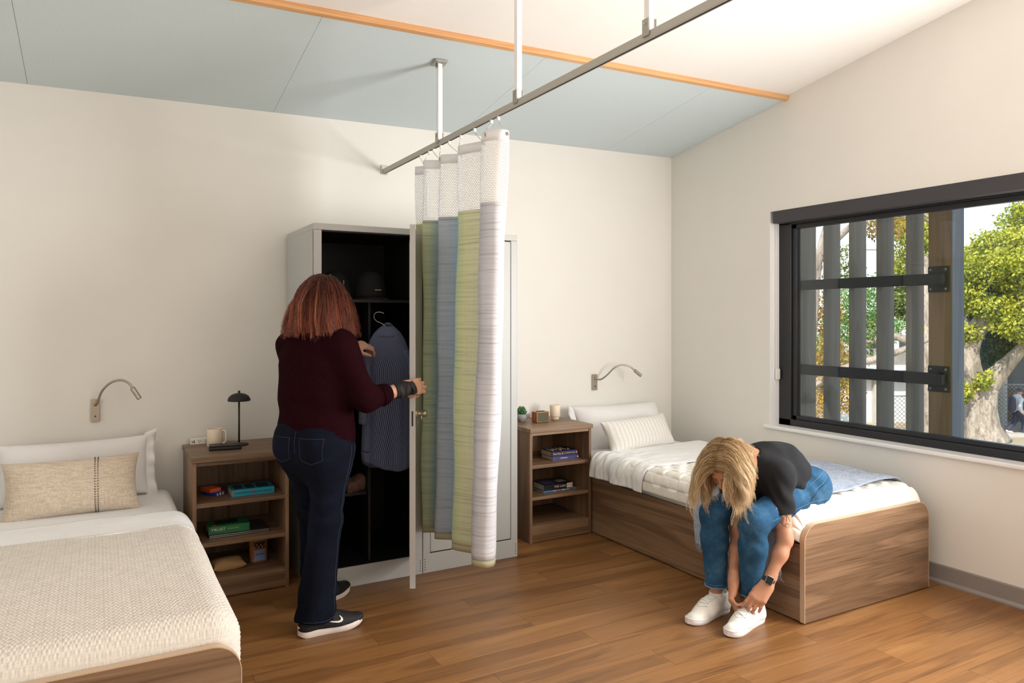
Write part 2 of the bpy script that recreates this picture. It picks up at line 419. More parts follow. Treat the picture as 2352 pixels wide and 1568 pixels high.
# ================================================================ PRIVACY CURTAIN
def curtain_mats():
    k = NT('curtain_cloth'); uv = k.node('ShaderNodeTexCoord').outputs['UV']; o = k.sep(uv)
    base = k.ramp(o[0], [(.0, lin(206, 208, 160)), (.16, lin(222, 224, 182)), (.20, lin(216, 222, 194)), (.235, lin(186, 206, 200)), (.27, lin(166, 196, 214)), (.36, lin(212, 218, 226)), (.42, lin(204, 216, 228)), (.465, lin(176, 208, 232)),
                          (.53, lin(196, 216, 198)), (.595, lin(218, 229, 192)), (.62, lin(233, 234, 196)), (.66, lin(234, 234, 204)), (.72, lin(226, 228, 206)), (.80, lin(226, 228, 230)), (.86, lin(224, 225, 232)), (.92, lin(242, 242, 248)), (1, lin(246, 246, 250))])
    s1 = k.noise(k.comb(k.math('MULTIPLY', o[0], 2.0), k.math('MULTIPLY', o[1], 85.0), 0.), 1.0, 4, .8)
    s2 = k.noise(k.comb(k.math('MULTIPLY', o[0], 120.0), k.math('MULTIPLY', o[1], 3.0), 0.), 1.0, 2, .5)
    st = k.ramp(s1, [(.36, (.66, .67, .69, 1)), (.47, (.93, .93, .93, 1)), (.55, (1, 1, 1, 1)), (.66, (1.0, 1.0, 1.0, 1)), (.74, (1.18, 1.18, 1.16, 1))])
    c = k.mix(.85, base, st, 'MULTIPLY'); c = k.mix(k.math('MULTIPLY', k.math('SUBTRACT', s2, .4), .5), c, (.8, .8, .8, 1), 'MULTIPLY')
    k.inp('Base Color', c); k.inp('Roughness', .8); k.inp('Sheen Weight', .2); k.bump(s1, .15, .002)
    tl = k.node('ShaderNodeBsdfTranslucent'); k.link(c, tl.inputs[0]); mx = k.node('ShaderNodeMixShader'); mx.inputs[0].default_value = .32
    k.link(k.p.outputs[0], mx.inputs[1]); k.link(tl.outputs[0], mx.inputs[2]); k.link(mx.outputs[0], k.n['Material Output'].inputs[0])
    k = NT('curtain_hem'); k.inp('Base Color', lin(176, 170, 138)); k.inp('Roughness', .85)
    # knotted white net: hexagon-like holes
    k = NT('curtain_net'); uv = k.node('ShaderNodeTexCoord').outputs['UV']
    br = k.node('ShaderNodeTexBrick', offset=.5, squash=1.0); m = k.node('ShaderNodeMapping'); m.inputs['Scale'].default_value = (1, 1, 1); k.link(uv, m.inputs[0]); k.link(m.outputs[0], br.inputs['Vector'])
    br.inputs['Scale'].default_value = 1; br.inputs['Brick Width'].default_value = .0125; br.inputs['Row Height'].default_value = .0080; br.inputs['Mortar Size'].default_value = .0014; br.inputs['Mortar Smooth'].default_value = .0
    tp = k.node('ShaderNodeBsdfTransparent'); mx = k.node('ShaderNodeMixShader'); k.inp('Base Color', lin(246, 246, 248)); k.inp('Roughness', .8)
    k.link(br.outputs['Fac'], mx.inputs[0]); k.link(tp.outputs[0], mx.inputs[1]); k.link(k.p.outputs[0], mx.inputs[2]); k.link(mx.outputs[0], k.n['Material Output'].inputs[0])
    plain('curtain_band', lin(240, 240, 242), .8)
curtain_mats()
# plan of the gathered folds (x, y), from the wall towards the room
fold = [(-2.372, -.555), (-2.34, -.60), (-2.345, -.66), (-2.395, -.700), (-2.388, -.722), (-2.332, -.752), (-2.322, -.775), (-2.365, -.825), (-2.374, -.862), (-2.312, -.912), (-2.308, -.945),
        (-2.362, -1.02), (-2.374, -1.068), (-2.328, -1.160), (-2.324, -1.19), (-2.385, -1.285), (-2.397, -1.335), (-2.362, -1.382), (-2.318, -1.382), (-2.285, -1.345)]
fold = np.array(smooth_path(fold, 10))
flare = np.array([(TX, -.555+(q[1]+.555)*1.0) for q in fold])
seg = np.r_[0, np.cumsum(np.linalg.norm(np.diff(fold, axis=0), axis=1))]; U = seg/seg[-1]
cu = thing('privacy_curtain', 'striped green, blue, yellow and white hospital privacy curtain gathered on its track', 'curtain', (TX, -.95, .26))
def curtain_part(name, z0, z1, nz, mat, metric=False, smooth=True, spread_top=False):
    zs = np.linspace(z0, z1, nz); P = np.zeros((len(fold), nz, 3)); uv = np.zeros((len(fold), nz, 2))
    for j, z in enumerate(zs):
        t = np.clip((z-.26)/2.0, 0, 1); yy = -.555+(fold[:, 1]+.555)*(1+.16*t)
        wob = .004*np.sin(z*5+U*9)+.003*np.sin(z*11+U*23)
        P[:, j, 0] = TX+(fold[:, 0]-TX)*(1.0)+wob; P[:, j, 1] = yy; P[:, j, 2] = z
        uv[:, j, 0] = seg if metric else U; uv[:, j, 1] = z
    m = MB().grid(P); m.uv = uv.reshape(-1, 2)
    return m.build(name, mat, cu, smooth=smooth, solid=.0015)
curtain_part('cloth', .285, 1.93, 60, 'curtain_cloth'); curtain_part('hem', .255, .286, 2, 'curtain_hem'); curtain_part('top_seam', 1.928, 1.942, 2, 'curtain_cloth')
curtain_part('net', 1.94, 2.225, 14, 'curtain_net', True); curtain_part('header_band', 2.22, 2.268, 3, 'curtain_band')
for i in range(9):
    k = int((i+.5)/9*(len(fold)-1)); x, yy = fold[k, 0], -.555+(fold[k, 1]+.555)*1.16
    hk = MB().tube(smooth_path([(TX, yy, 2.324), (TX, yy, 2.305), ((x+TX)/2, yy+.003, 2.285), (x, yy, 2.262), (x, yy-.004, 2.25)], 4), .0018, 6).build('hook', 'chrome', cu, smooth=True)
    MB().box(TX-.006, TX+.006, yy-.006, yy+.006, 2.306, 2.3235).build('glider', 'white_plastic', hk, bevel=.001)
    R3 = np.array(face_m((0, 0, 0), (0, 0, 1), (.49, -.87, 0)).to_3x3())
    th = np.linspace(0, 2*PI, 17); ring = [(x+.004*math.cos(.5)+.0065*math.cos(a)*.87, yy+.0065*math.cos(a)*.49-.004, 2.25+.0065*math.sin(a)) for a in th]
    MB().tube(ring, .0028, 8, caps=False).build('grommet', 'nickel', cu, smooth=True)

# ================================================================ LOCKERS
def locker(x0, x1, label, opened):
    yb, yf, H = -.022, -.63, 1.908
    L = thing('steel_locker', label, 'locker', ((x0+x1)/2, yf/2, 0))
    t = .002; gi = 'locker_inner'; gp = 'locker_paint'
    b = MB(); b.box(x0, x0+t, yf, yb, 0, H-.034); b.build('side_panel', gp, L)
    b = MB(); b.box(x1-t, x1, yf, yb, 0, H-.034); b.build('side_panel', gp, L)
    b = MB(); b.box(x0+t, x1-t, yb, yb+.003, 0, H-.03); b.build('back_panel', gp, L)
    b = MB(); b.box(x0, x1, yf, yb, H-.034, H); b.build('top_panel', gp, L, bevel=.003)
    sx = .043
    b = MB(); b.box(x0, x0+sx, yf, yf+.012, .105, H-.0345); b.build('front_stile', gp, L, bevel=.0015)
    b = MB(); b.box(x1-sx, x1, yf, yf+.012, .105, H-.0345); b.build('front_stile', gp, L, bevel=.0015)
    pl = MB().box(x0, x1, yf, yf+.012, 0, .105).build('plinth', gp, L, bevel=.002)
    for xx in (x0+.012, x1-.012):
        for i in range(5): MB().lathe([(0, 0), (.0028, .0005), (.0028, .0015), (0, .0015)], (xx, yf-.0012, .02+i*.014), 8, np.array([[1, 0, 0], [0, 0, 1], [0, 1, 0]])).build('rivet', 'dark_slot', pl)
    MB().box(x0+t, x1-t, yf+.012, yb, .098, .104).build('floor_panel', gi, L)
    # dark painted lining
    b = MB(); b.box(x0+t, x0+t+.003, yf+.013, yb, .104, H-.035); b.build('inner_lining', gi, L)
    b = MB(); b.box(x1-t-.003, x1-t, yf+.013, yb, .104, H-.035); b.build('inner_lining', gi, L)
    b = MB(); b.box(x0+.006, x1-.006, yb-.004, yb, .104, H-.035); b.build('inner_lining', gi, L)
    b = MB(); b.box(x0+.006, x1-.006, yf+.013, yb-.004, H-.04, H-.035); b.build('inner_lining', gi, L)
    dz0, dz1 = .108, H-.037
    if opened:
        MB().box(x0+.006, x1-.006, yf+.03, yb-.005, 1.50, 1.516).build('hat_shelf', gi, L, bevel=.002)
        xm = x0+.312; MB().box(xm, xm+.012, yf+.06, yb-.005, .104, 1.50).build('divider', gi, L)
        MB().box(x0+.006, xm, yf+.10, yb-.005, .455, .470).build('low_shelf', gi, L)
        MB().tube([(x0+.006, -.32, 1.44), (xm, -.32, 1.44)], .012, 10).build('hang_rail', 'steel_black', L)
        # open door: hinge on the right stile, swung out towards the room
        hg = np.array((x1-sx, yf-.004, 0)); fr = np.array((-2.592, -1.092, 0)); d = fr-hg; wd = np.linalg.norm(d); d /= wd; n = np.array((-d[1], d[0], 0)); n = n if n[0] < 0 else -n
        up = np.array((0, 0, 1.)); zc = (dz0+dz1)/2; hz = (dz1-dz0)/2; c0 = hg+d*wd/2+up*zc
        D = MB(); D.obox(c0, d, n, up, wd/2, .0015, hz)
        dr = D.build('door', gp, L); 
        e = MB(); e.obox(hg+d*(wd-.001)+n*.0125+up*zc, d, n, up, .0012, .0135, hz); e.obox(hg+d*(wd-.012)+n*.0262+up*zc, d, n, up, .012, .0012, hz-.08); e.build('door_edge', gp, dr)
        e = MB(); e.obox(hg+d*.02+n*.02+up*zc, d, n, up, .012, .012, hz-.05); e.build('hinge_channel', gp, dr)
        for zz in (dz0+.012, dz1-.012):
            e = MB(); e.obox(hg+d*wd/2+n*.0125+up*zz, d, n, up, wd/2-.01, .012, .0012); e.build('door_return', gp, dr)
        e = MB(); e.obox(hg+d*(wd+.0006)+n*.0135+up*.93, d, n, up, .0008, .004, .036); e.build('latch_slot', 'black_matte', dr)
        kc = hg+d*(wd-.075)-n*.0015+up*.945; Mx = np.stack([d, up, -n], 1)
        kb = MB().lathe([(0, 0), (.023, 0), (.023, .006), (.012, .012), (.009, .03), (.016, .036), (.017, .05), (.012, .056), (0, .056)], kc, 20, Mx).build('knob', 'nickel', dr, smooth=True)
        MB().lathe([(0, 0), (.026, 0), (.026, .003), (0, .003)], kc, 20, Mx).build('rosette', 'brass', dr, smooth=False)
        kp = kc-up*.04-n*.012; MB().obox(kp, d, n, up, .013, .0012, .009).build('key', 'brass', dr, bevel=.001)
        e = MB().tube([(kc-n*.03)+q for q in (np.array((0, 0, -.008)), np.array((0, 0, -.028)))], .002, 6).build('key_ring', 'chrome', dr)
    else:
        xa, xb = x0+sx+.003, x1-sx-.003
        dr = MB().box(xa, xb, yf+.001, yf+.016, dz0+.004, dz1-.004).build('door', gp, L, bevel=.002)
        MB().box(xb+.0005, xb+.0035, yf+.006, yf+.016, dz0, dz1).build('door_gap', 'black_matte', L)
        MB().box(xa-.0035, xa-.0005, yf+.006, yf+.016, dz0, dz1).build('door_gap', 'black_matte', L)
        MB().box(xa, xb, yf+.006, yf+.016, dz0-.001, dz0+.0035).build('door_gap', 'black_matte', L)
        MB().box(xa, xb, yf+.006, yf+.016, dz1-.0035, dz1+.001).build('door_gap', 'black_matte', L)
        kc = np.array((xa+.06, yf, .94)); MB().lathe([(0, 0), (.022, 0), (.022, .006), (.01, .012), (.009, .03), (.017, .036), (.017, .05), (0, .056)], kc, 20, np.array([[1, 0, 0], [0, 0, -1], [0, 1, 0]])).build('knob', 'nickel', dr, smooth=True)
    return L
locker(-2.966, -2.364, 'open grey steel locker with a dark inside, door swung out', True)
locker(-2.360, -1.757, 'closed grey steel locker behind the striped curtain', False)

# ================================================================ NIGHTSTANDS
def nightstand(x0, x1, label):
    yf, yb, H = -.465, -.012, .722
    N = thing('nightstand', label, 'nightstand', ((x0+x1)/2, (yf+yb)/2, 0)); t = .019
    MB().box(x0-.006, x1+.006, yf-.014, yb, H-.027, H).build('top', 'walnut_x', N, bevel=.003)
    MB().box(x0, x0+t, yf, yb, 0, H-.0275).build('side_panel', 'walnut_z', N, bevel=.001)
    MB().box(x1-t, x1, yf, yb, 0, H-.0275).build('side_panel', 'walnut_z', N, bevel=.001)
    MB().box(x0+t, x1-t, yb-.008, yb, .02, H-.0275).build('back_panel', 'walnut_z', N)
    MB().box(x0+t, x1-t, yf+.003, yf+.02, H-.047, H-.0275).build('top_rail', 'walnut_x', N, bevel=.001)
    for z in (.487, .287): MB().box(x0+t, x1-t, yf+.006, yb-.008, z-.021, z).build('shelf', 'walnut_x', N, bevel=.001)
    MB().box(x0+t, x1-t, yf+.004, yb-.008, .086, .105).build('shelf', 'walnut_x', N, bevel=.001)
    MB().box(x0+t, x1-t, yf+.004, yf+.02, .006, .0855).build('kick_panel', 'walnut_x', N, bevel=.001)
    return N
nightstand(-3.522, -3.052, 'wooden three-shelf nightstand with black dome lamp and mug on top')
nightstand(-1.572, -1.102, 'wooden three-shelf nightstand with clock and succulent on top')

# ================================================================ BEDS
def bed(x0, x1, label):
    B = thing('bed_frame', label, 'bed', ((x0+x1)/2, -1.08, 0)); w = x1-x0; xc = (x0+x1)/2; h = .452
    pts = [(-w/2, .0), (w/2, .0)]; r = .085
    for cx, a0 in ((w/2-r, 0), (-w/2+r, PI/2)):
        for i in range(17): a = a0+PI/2*i/16; pts.append((cx+r*math.cos(a), h-r+r*math.sin(a)))
    fb = MB().prism(pts, lambda a, b, t: (xc+a, t, b+.006), -2.106, -2.131).build('footboard', 'walnut_x', B, normals=True)
    # pale edge band around the footboard
    ring = [(xc+a, -2.1185, b+.006) for a, b in pts[1:]+pts[:1]]
    eb = MB(); out = []
    for i in range(1, len(pts)):
        a, b = pts[i], pts[(i+1) % len(pts)]
        d = np.array((b[0]-a[0], b[1]-a[1])); L = np.linalg.norm(d); d /= L; n = np.array((d[1], -d[0]))
        vs = [(xc+p[0]+n[0]*o, yy, p[1]+n[1]*o+.006) for p in (a, b) for o in (-.002, .001) for yy in (-2.1316, -2.1054)]
        eb.add(vs, [(0, 1, 3, 2), (4, 6, 7, 5), (0, 2, 6, 4), (1, 5, 7, 3), (2, 3, 7, 6), (0, 4, 5, 1)])
    eb.build('edge_band', 'edge_band', fb, normals=True)
    for xa, xb in ((x0+.002, x0+.024), (x1-.024, x1-.002)): MB().box(xa, xb, -2.1055, -.03, .006, .362).build('side_panel', 'walnut_y', B, bevel=.0015)
    MB().box(x0+.024, x1-.024, -.05, -.03, .01, .40).build('headboard', 'walnut_x', B, bevel=.002)
    MB().box(x0+.024, x1-.024, -2.1, -.05, .24, .258).build('slat_deck', 'walnut_x', B)
    for xa in (x0+.06, x1-.10):
        for yy in (-2.08, -.12): MB().box(xa, xa+.04, yy, yy+.04, 0, .24).build('leg', 'walnut_z', B)
    return B
BLx, BRx = (-4.53, -3.56), (-1.088, -.122)
bed(*BLx, 'wooden bed in the near left corner, made up with a beige knitted blanket')
bed(*BRx, 'wooden bed under the window that the seated woman sits on')
def rounded_slab(x0, x1, y0, y1, z0, z1, r, name, mat):
    b = MB(); n = 5; prof = [(0, z0)]+[(0, z0+.02)]+[(r*(1-math.cos(PI/2*i/n)), z1-r+r*math.sin(PI/2*i/n)) for i in range(n+1)]
    rings = []
    for ins, z in prof:
        ol = rrect(x1-x0-2*ins, y1-y0-2*ins, max(.05-ins, .008), 4); rings.append([((x0+x1)/2+a, (y0+y1)/2+c, z) for a, c in ol])
    k = len(rings[0]); vs = [p for R in rings for p in R]
    fs = [(i*k+j, i*k+(j+1) % k, (i+1)*k+(j+1) % k, (i+1)*k+j) for i in range(len(rings)-1) for j in range(k)]+[tuple(range(k))[::-1], tuple((len(rings)-1)*k+j for j in range(k))]
    return b.add(vs, fs).build(name, mat, smooth=True)
tag(rounded_slab(BLx[0]+.028, BLx[1]-.028, -2.065, -.055, .26, .505, .05, 'mattress', 'white_sheet'), 'white sheeted mattress under the beige knitted blanket', 'mattress')
tag(rounded_slab(BRx[0]+.028, BRx[1]-.028, -2.065, -.055, .26, .505, .05, 'mattress', 'white_sheet'), 'white sheeted mattress under the white waffle blanket', 'mattress')

def drape(x0, x1, y0, y1, zt, r, hangL, hangR, ns, ny, disp=None, end_r=0., edge=None, skew=None):
    """cloth lying over a bed: flat top with rounded shoulders and hanging sides; returns grid of points"""
    prof = []                                          # (s, x, z, nx, nz)
    q = PI/2*r; w = x1-x0-2*r; tot = hangL+q+w+q+hangR
    S = np.linspace(0, tot, ns); Y = np.linspace(y0, y1, ny)
    X = np.empty(ns); Zz = np.empty(ns); NX = np.empty(ns); NZ = np.empty(ns)
    for i, s in enumerate(S):
        if s < hangL: X[i], Zz[i], NX[i], NZ[i] = x0, zt-r-(hangL-s), -1, 0
        elif s < hangL+q: a = (s-hangL)/r; X[i], Zz[i], NX[i], NZ[i] = x0+r-r*math.cos(a), zt-r+r*math.sin(a), -math.cos(a), math.sin(a)
        elif s < hangL+q+w: X[i], Zz[i], NX[i], NZ[i] = x0+r+(s-hangL-q), zt, 0, 1
        elif s < hangL+2*q+w: a = (s-hangL-q-w)/r; X[i], Zz[i], NX[i], NZ[i] = x1-r+r*math.sin(a), zt-r+r*math.cos(a), math.sin(a), math.cos(a)
        else: X[i], Zz[i], NX[i], NZ[i] = x1, zt-r-(s-hangL-2*q-w), 1, 0
    SS, YY = np.meshgrid(S, Y, indexing='ij'); h = disp(SS, YY) if disp is not None else 0*SS
    P = np.stack([X[:, None]+NX[:, None]*h, YY, Zz[:, None]+NZ[:, None]*h], -1)
    if skew is not None: P[..., 1] += skew(SS, YY)
    if end_r:
        d = np.clip((min(y0, y1)+end_r-P[..., 1])/end_r, 0, 1); dr_ = (1-np.sqrt(np.clip(1-d*d, 0, 1)))*end_r; P[..., 2] -= dr_*np.clip(.45+NZ, 0, 1)[:, None]; P[..., 0] -= NX[:, None]*dr_*.55
    return P
def cloth(name, P, mat, label, cat, thick=.004, smooth=True, parent=None):
    o = MB().grid(P).build(name, mat, parent, smooth=smooth, solid=thick)
    if label: tag(o, label, cat)
    return o
# left bed
def knit(S, Y):
    a = .0125; r = np.floor(Y/a); c = np.floor(S/(2*a)); par = (r+c) % 2
    rib = np.where(par > 0, np.abs(np.sin(PI*S/a*1.0)), np.abs(np.sin(PI*S/a+PI/2))*.8)*(.55+.45*np.abs(np.sin(PI*Y/a)))
    return .0042*rib+.006*fbm(np.stack([S, Y], -1), 3, 2, .9)
cloth('knit_blanket', drape(BLx[0]-.004, BLx[1]+.006, -2.103, -.975, .532, .085, .06, .085, 470, 400, knit, .085), 'cream_knit', 'chunky beige knitted blanket spread over the left bed', 'blanket', .003)
cloth('folded_sheet', drape(BLx[0]-.002, BLx[1]+.002, -1.0, -.70, .522, .08, .06, .12, 120, 40, lambda S, Y: .004*fbm(np.stack([S, Y*2], -1), 8, 3, 2.)+.008*np.clip((Y+1.0)/.3, 0, 1)*0+.006), 'white_sheet', 'white top sheet folded back over the beige knitted blanket', 'sheet', .006)
# right bed
def waffle(S, Y):
    a = .058; u = S/a; v = Y/a*.85; fu = u-np.floor(u); fv = v-np.floor(v); par = (np.floor(u)+np.floor(v)) % 2
    puff = (1-(2*fu-1)**6)*(1-(2*fv-1)**6)
    return puff*np.where(par > 0, .012, .005)+.004*fbm(np.stack([S, Y], -1), 5, 2, 1.)
cloth('waffle_blanket', drape(BRx[0]-.018, BRx[1]+.004, -2.103, -.83, .525, .07, .062, .05, 320, 360, waffle, .085, skew=lambda S, Y: -.16*np.clip((S-.15)/.9, 0, 1)*np.clip((Y+1.5)/.67, 0, 1)), 'cream_waffle', 'cream waffle-quilted blanket spread over the right bed', 'blanket', .003)
cloth('folded_sheet', drape(BRx[0]-.024, BRx[1]+.002, -1.02, -.50, .525, .075, .065, .05, 200, 120,
      lambda S, Y: .014+.016*fbm(np.stack([S*.8, Y*2.4], -1), 12, 4, 2.6)*np.clip(1.15-S*1.5, .2, 1), skew=lambda S, Y: -.12*np.clip((S-.15)/.9, 0, 1)*np.clip((-.5-Y)/.5, 0, 1)+.02*np.sin(S*40)*np.clip(.2-S, 0, 1)),
      'white_sheet', 'rumpled white top sheet folded back near the cream cushion', 'sheet', .006)
# throw
def throw_disp(S, Y): return .024+.007*fbm(np.stack([S, Y*1.5], -1), 21, 3, 1.6)
def throw_skew(S, Y):
    t = np.clip((Y+2.03)/.55, 0, 1); return (1-t)*(.05*np.clip((S-.35)/1.0, 0, 1))+.015*np.sin(S*7)
thr = cloth('throw_blanket', drape(BRx[0]-.02, BRx[1]+.018, -2.03, -1.47, .532, .075, .25, .10, 180, 80, throw_disp, 0, skew=throw_skew), 'grey_throw', 'fuzzy blue-grey throw folded across the foot of the right bed', 'blanket', .008)
def fuzz(o, n, length, name, mat, seed=1, rad=.0006):
    me = o.data; nv = len(me.vertices); co = np.empty(nv*3); me.vertices.foreach_get('co', co); co = co.reshape(-1, 3)
    no = np.empty(nv*3); me.vertices.foreach_get('normal', no); no = no.reshape(-1, 3); r = np.random.default_rng(seed)
    idx = r.integers(0, nv, n); p = co[idx]+r.normal(size=(n, 3))*.003+no[idx]*.003*np.sign(no[idx, 2:3]+.3); d = r.normal(size=(n, 3))*1.0+no[idx]*np.where(no[idx, 2:3] < -.2, -1, 1)*1.1; d /= np.linalg.norm(d, axis=1)[:, None]
    s = np.cross(d, r.normal(size=(n, 3))); s /= np.linalg.norm(s, axis=1)[:, None]; L = length*(.4+r.random((n, 1)))
    V = np.stack([p-s*rad, p+s*rad, p+d*L], 1).reshape(-1, 3)
    b = MB(); b.v = [tuple(q) for q in V]; b.f = [(3*i, 3*i+1, 3*i+2) for i in range(n)]
    k = b.build(name, mat, o); k['kind'] = 'stuff'; return k
fuzz(thr, 16000, .011, 'fuzz', 'grey_throw')
fr = MB(); r_ = np.random.default_rng(4)
for i in range(170):
    yy = -2.03+.56*(i+.5)/170+.015*math.sin(.0); z0 = .532-.075-.25
    p = np.array((BRx[0]-.044, yy+r_.normal()*.003, z0+.004)); fr.tube([p, p+np.array((r_.normal()*.004, r_.normal()*.005, -.014)), p+np.array((r_.normal()*.008, r_.normal()*.008, -.03-.012*r_.random()))], [.0016, .0014, .0006], 4)
k = fr.build('fringe', 'grey_throw', thr); k['kind'] = 'stuff'

# ---- pillows
def pillow_pts(w, h, t, n=40, m=30, p=3.2, corner=.10, wr=.004, seed=0, f=2.):
    u = np.sin(np.linspace(-1, 1, n)*PI/2); v = np.sin(np.linspace(-1, 1, m)*PI/2); Uq, Vq = np.meshgrid(u, v, indexing='ij')
    th = (np.clip(1-np.abs(Uq)**p, 0, 1)*np.clip(1-np.abs(Vq)**p, 0, 1))**.5
    X = Uq*w/2*(1-corner*(1-Vq**2)*np.abs(Uq)**2); Y = Vq*h/2*(1-corner*1.2*(1-Uq**2)*np.abs(Vq)**2)
    out = []
    for s in (1, -1):
        nz = fbm(np.stack([X, Y, 0*X+s], -1), seed+(s > 0), 3, f)
        out.append(np.stack([X, Y, s*(th*t/2+wr*nz*th)], -1))
    return out
def pillow(name, c, ex, ey, w, h, t, mat, label, cat, **kw):
    ex = np.array(ex, float); ex /= np.linalg.norm(ex); ey = np.array(ey, float); ey -= ex*(ex@ey); ey /= np.linalg.norm(ey); ez = np.cross(ex, ey); c = np.array(c, float)
    fl_ = kw.pop('flange', 0); b = MB()
    for k, P in enumerate(pillow_pts(w, h, t, **kw)):
        Q = c+P[..., :1]*ex+P[..., 1:2]*ey+P[..., 2:3]*ez
        b.grid(Q if k == 0 else Q[::-1])
    n0 = len(b.v)//2
    b.uv = [(0, 0)]*len(b.v)
    P = pillow_pts(w, h, t, **kw)[0].reshape(-1, 3); b.uv = [(q[0]/w+.5, q[1]/h+.5) for q in P]+[(q[0]/w+.5, q[1]/h+.5) for q in P]
    o = b.build(name, mat, smooth=True); me = o.data
    import bmesh
    bm = bmesh.new(); bm.from_mesh(me); bmesh.ops.remove_doubles(bm, verts=bm.verts, dist=1e-5); bmesh.ops.recalc_face_normals(bm, faces=bm.faces); bm.to_mesh(me); bm.free()
    if label: tag(o, label, cat)
    return o, ex, ey, ez, c
# left bed pillow + flange, linen cushion
pw, ex, ey, ez, pc = pillow('pillow', (-4.03, -.145, .655), (1, 0, .01), (0, .22, 1), .66, .30, .15, 'white_pillow', 'white bed pillow standing against the wall behind the beige cushion', 'pillow', wr=.014, seed=2, f=2.0, corner=.05)
def flange(pw, c, ex, ey, w, h, d, name='flange'):
    n = 26; s = np.linspace(-1, 1, n); P = np.zeros((5, n, 3))
    for i, o in enumerate(np.linspace(0, 1, 5)):
        for j, v in enumerate(s):
            wv = .014*math.sin(v*7+1)*o+.01*math.sin(v*15)*o
            P[i, j] = c+ex*(w/2*.95+o*d*(1.0+.35*abs(v)**3))+ey*(v*h/2*(1+.04*o+.08*o*(v > 0)))+ez*wv
    return MB().grid(P).build(name, 'white_pillow', pw, smooth=True, solid=.003)
flange(pw, pc, ex, ey, .66, .32, .045)
cs, ex, ey, ez, cc = pillow('lumbar_cushion', (-4.035, -.405, .625), (1, -.02, .015), (0, .36, 1), .565, .275, .13, 'linen_beige', 'beige linen lumbar cushion with a dark stitched stripe on the left bed', 'cushion', wr=.006, seed=5, f=2.2, corner=.07)
st = MB(); nst = 34; pp = pillow_pts(.565, .275, .13, wr=.006, seed=5, f=2.2, corner=.07)
ix = int(np.argmin(np.abs(pp[0][:, 15, 0]-.095))); ff = [q for q in pp if (ez[1]*q[20, 15, 2]) < 0][0]
for j in range(nst):
    t = (j+.5)/nst*(ff.shape[1]-1); a = int(t); q = ff[ix, a]*(1-(t-a))+ff[ix, min(a+1, ff.shape[1]-1)]*(t-a); s = np.sign(q[2])
    for k in (-1, 1):
        p = cc+ex*(q[0]+k*.006)+ey*q[1]+ez*(q[2]+s*.001); d = ey*.8+ex*k*.55; d /= np.linalg.norm(d)
        st.obox(p, d, np.cross(ez, d), ez, .0033, .0013, .0012)
st.build('stitching', 'black_matte', cs)
pw2, ex, ey, ez, pc = pillow('pillow', (-.62, -.165, .622), (1, 0, -.008), (0, .50, 1), .76, .36, .22, 'white_pillow', 'white bed pillow against the wall behind the cream ribbed cushion', 'pillow', wr=.020, seed=9, f=2.4, corner=.06)
flange(pw2, pc, -ex, ey, .78, .34, .04)
def ribbed():
    k = NT('ribbed_cushion'); uv = k.node('ShaderNodeTexCoord').outputs['UV']; o = k.sep(uv)
    w = k.math('ABSOLUTE', k.math('SINE', k.math('MULTIPLY', o[0], 60.0))); w2 = k.math('ABSOLUTE', k.math('SINE', k.math('MULTIPLY', o[1], 130.0)))
    c = k.ramp(k.math('ADD', k.math('MULTIPLY', w, .7), k.math('MULTIPLY', w2, .3)), [(0, lin(214, 206, 196)), (.5, lin(238, 234, 228)), (1, lin(244, 241, 236))])
    k.inp('Base Color', c); k.inp('Roughness', .9); k.bump(k.math('ADD', w, w2), .5, .004)
ribbed()
cs2 = pillow('lumbar_cushion', (-.705, -.465, .630), (1, .10, .03), (0, .55, 1), .60, .23, .14, 'ribbed_cushion', 'cream ribbed lumbar cushion leaning on the right bed pillow', 'cushion', wr=.005, seed=14, f=2.2, corner=.07)[0]

# ================================================================ READING LAMPS ON THE WALL
def reading_lamp(x, z, path, label):
    L = thing('reading_lamp', label, 'lamp', (x, 0, z))
    pl = MB().box(x-.021, x+.021, -.016, -.001, z-.058, z+.058).build('wall_plate', 'nickel', L, bevel=.002)
    MB().lathe([(0, 0), (.004, 0), (.004, .004), (0, .004)], (x, -.0165, z-.03), 10, np.array([[1, 0, 0], [0, 0, -1], [0, 1, 0]])).build('switch', 'dark_slot', pl)
    MB().lathe([(0, 0), (.009, 0), (.007, .006), (0, .006)], (x, -.0165, z+.03), 14, np.array([[1, 0, 0], [0, 0, -1], [0, 1, 0]])).build('socket_collar', 'nickel', pl, smooth=True)
    pts = smooth_path([(x+a, b, z+c) for a, b, c in path], 10)
    MB().tube(pts, .0062, 12).build('gooseneck', 'nickel', L, smooth=True)
    e = np.array(pts[-1]); d = e-np.array(pts[-3]); d /= np.linalg.norm(d)
    hd = MB().tube([e-d*.004, e, e+d*.002, e+d*.066, e+d*.068], [.007, .0085, .0125, .0125, .0115], 18).build('lamp_head', 'nickel', L, smooth=False, bevel=.001)
    MB().tube([e+d*.0675, e+d*.0685], .0095, 16).build('lens', 'dark_slot', hd)
    return L
reading_lamp(-3.943, .935, [(0, -.018, .028), (.01, -.035, .045), (.03, -.075, .105), (.07, -.11, .15), (.115, -.13, .162), (.150, -.14, .146), (.166, -.145, .122)], 'brushed nickel gooseneck reading lamp above the left bed')
reading_lamp(-.746, .945, [(0, -.018, .024), (.03, -.045, .022), (.06, -.08, .055), (.10, -.11, .105), (.15, -.13, .128), (.21, -.15, .118), (.25, -.16, .088)], 'brushed nickel gooseneck reading lamp beside the right bed')
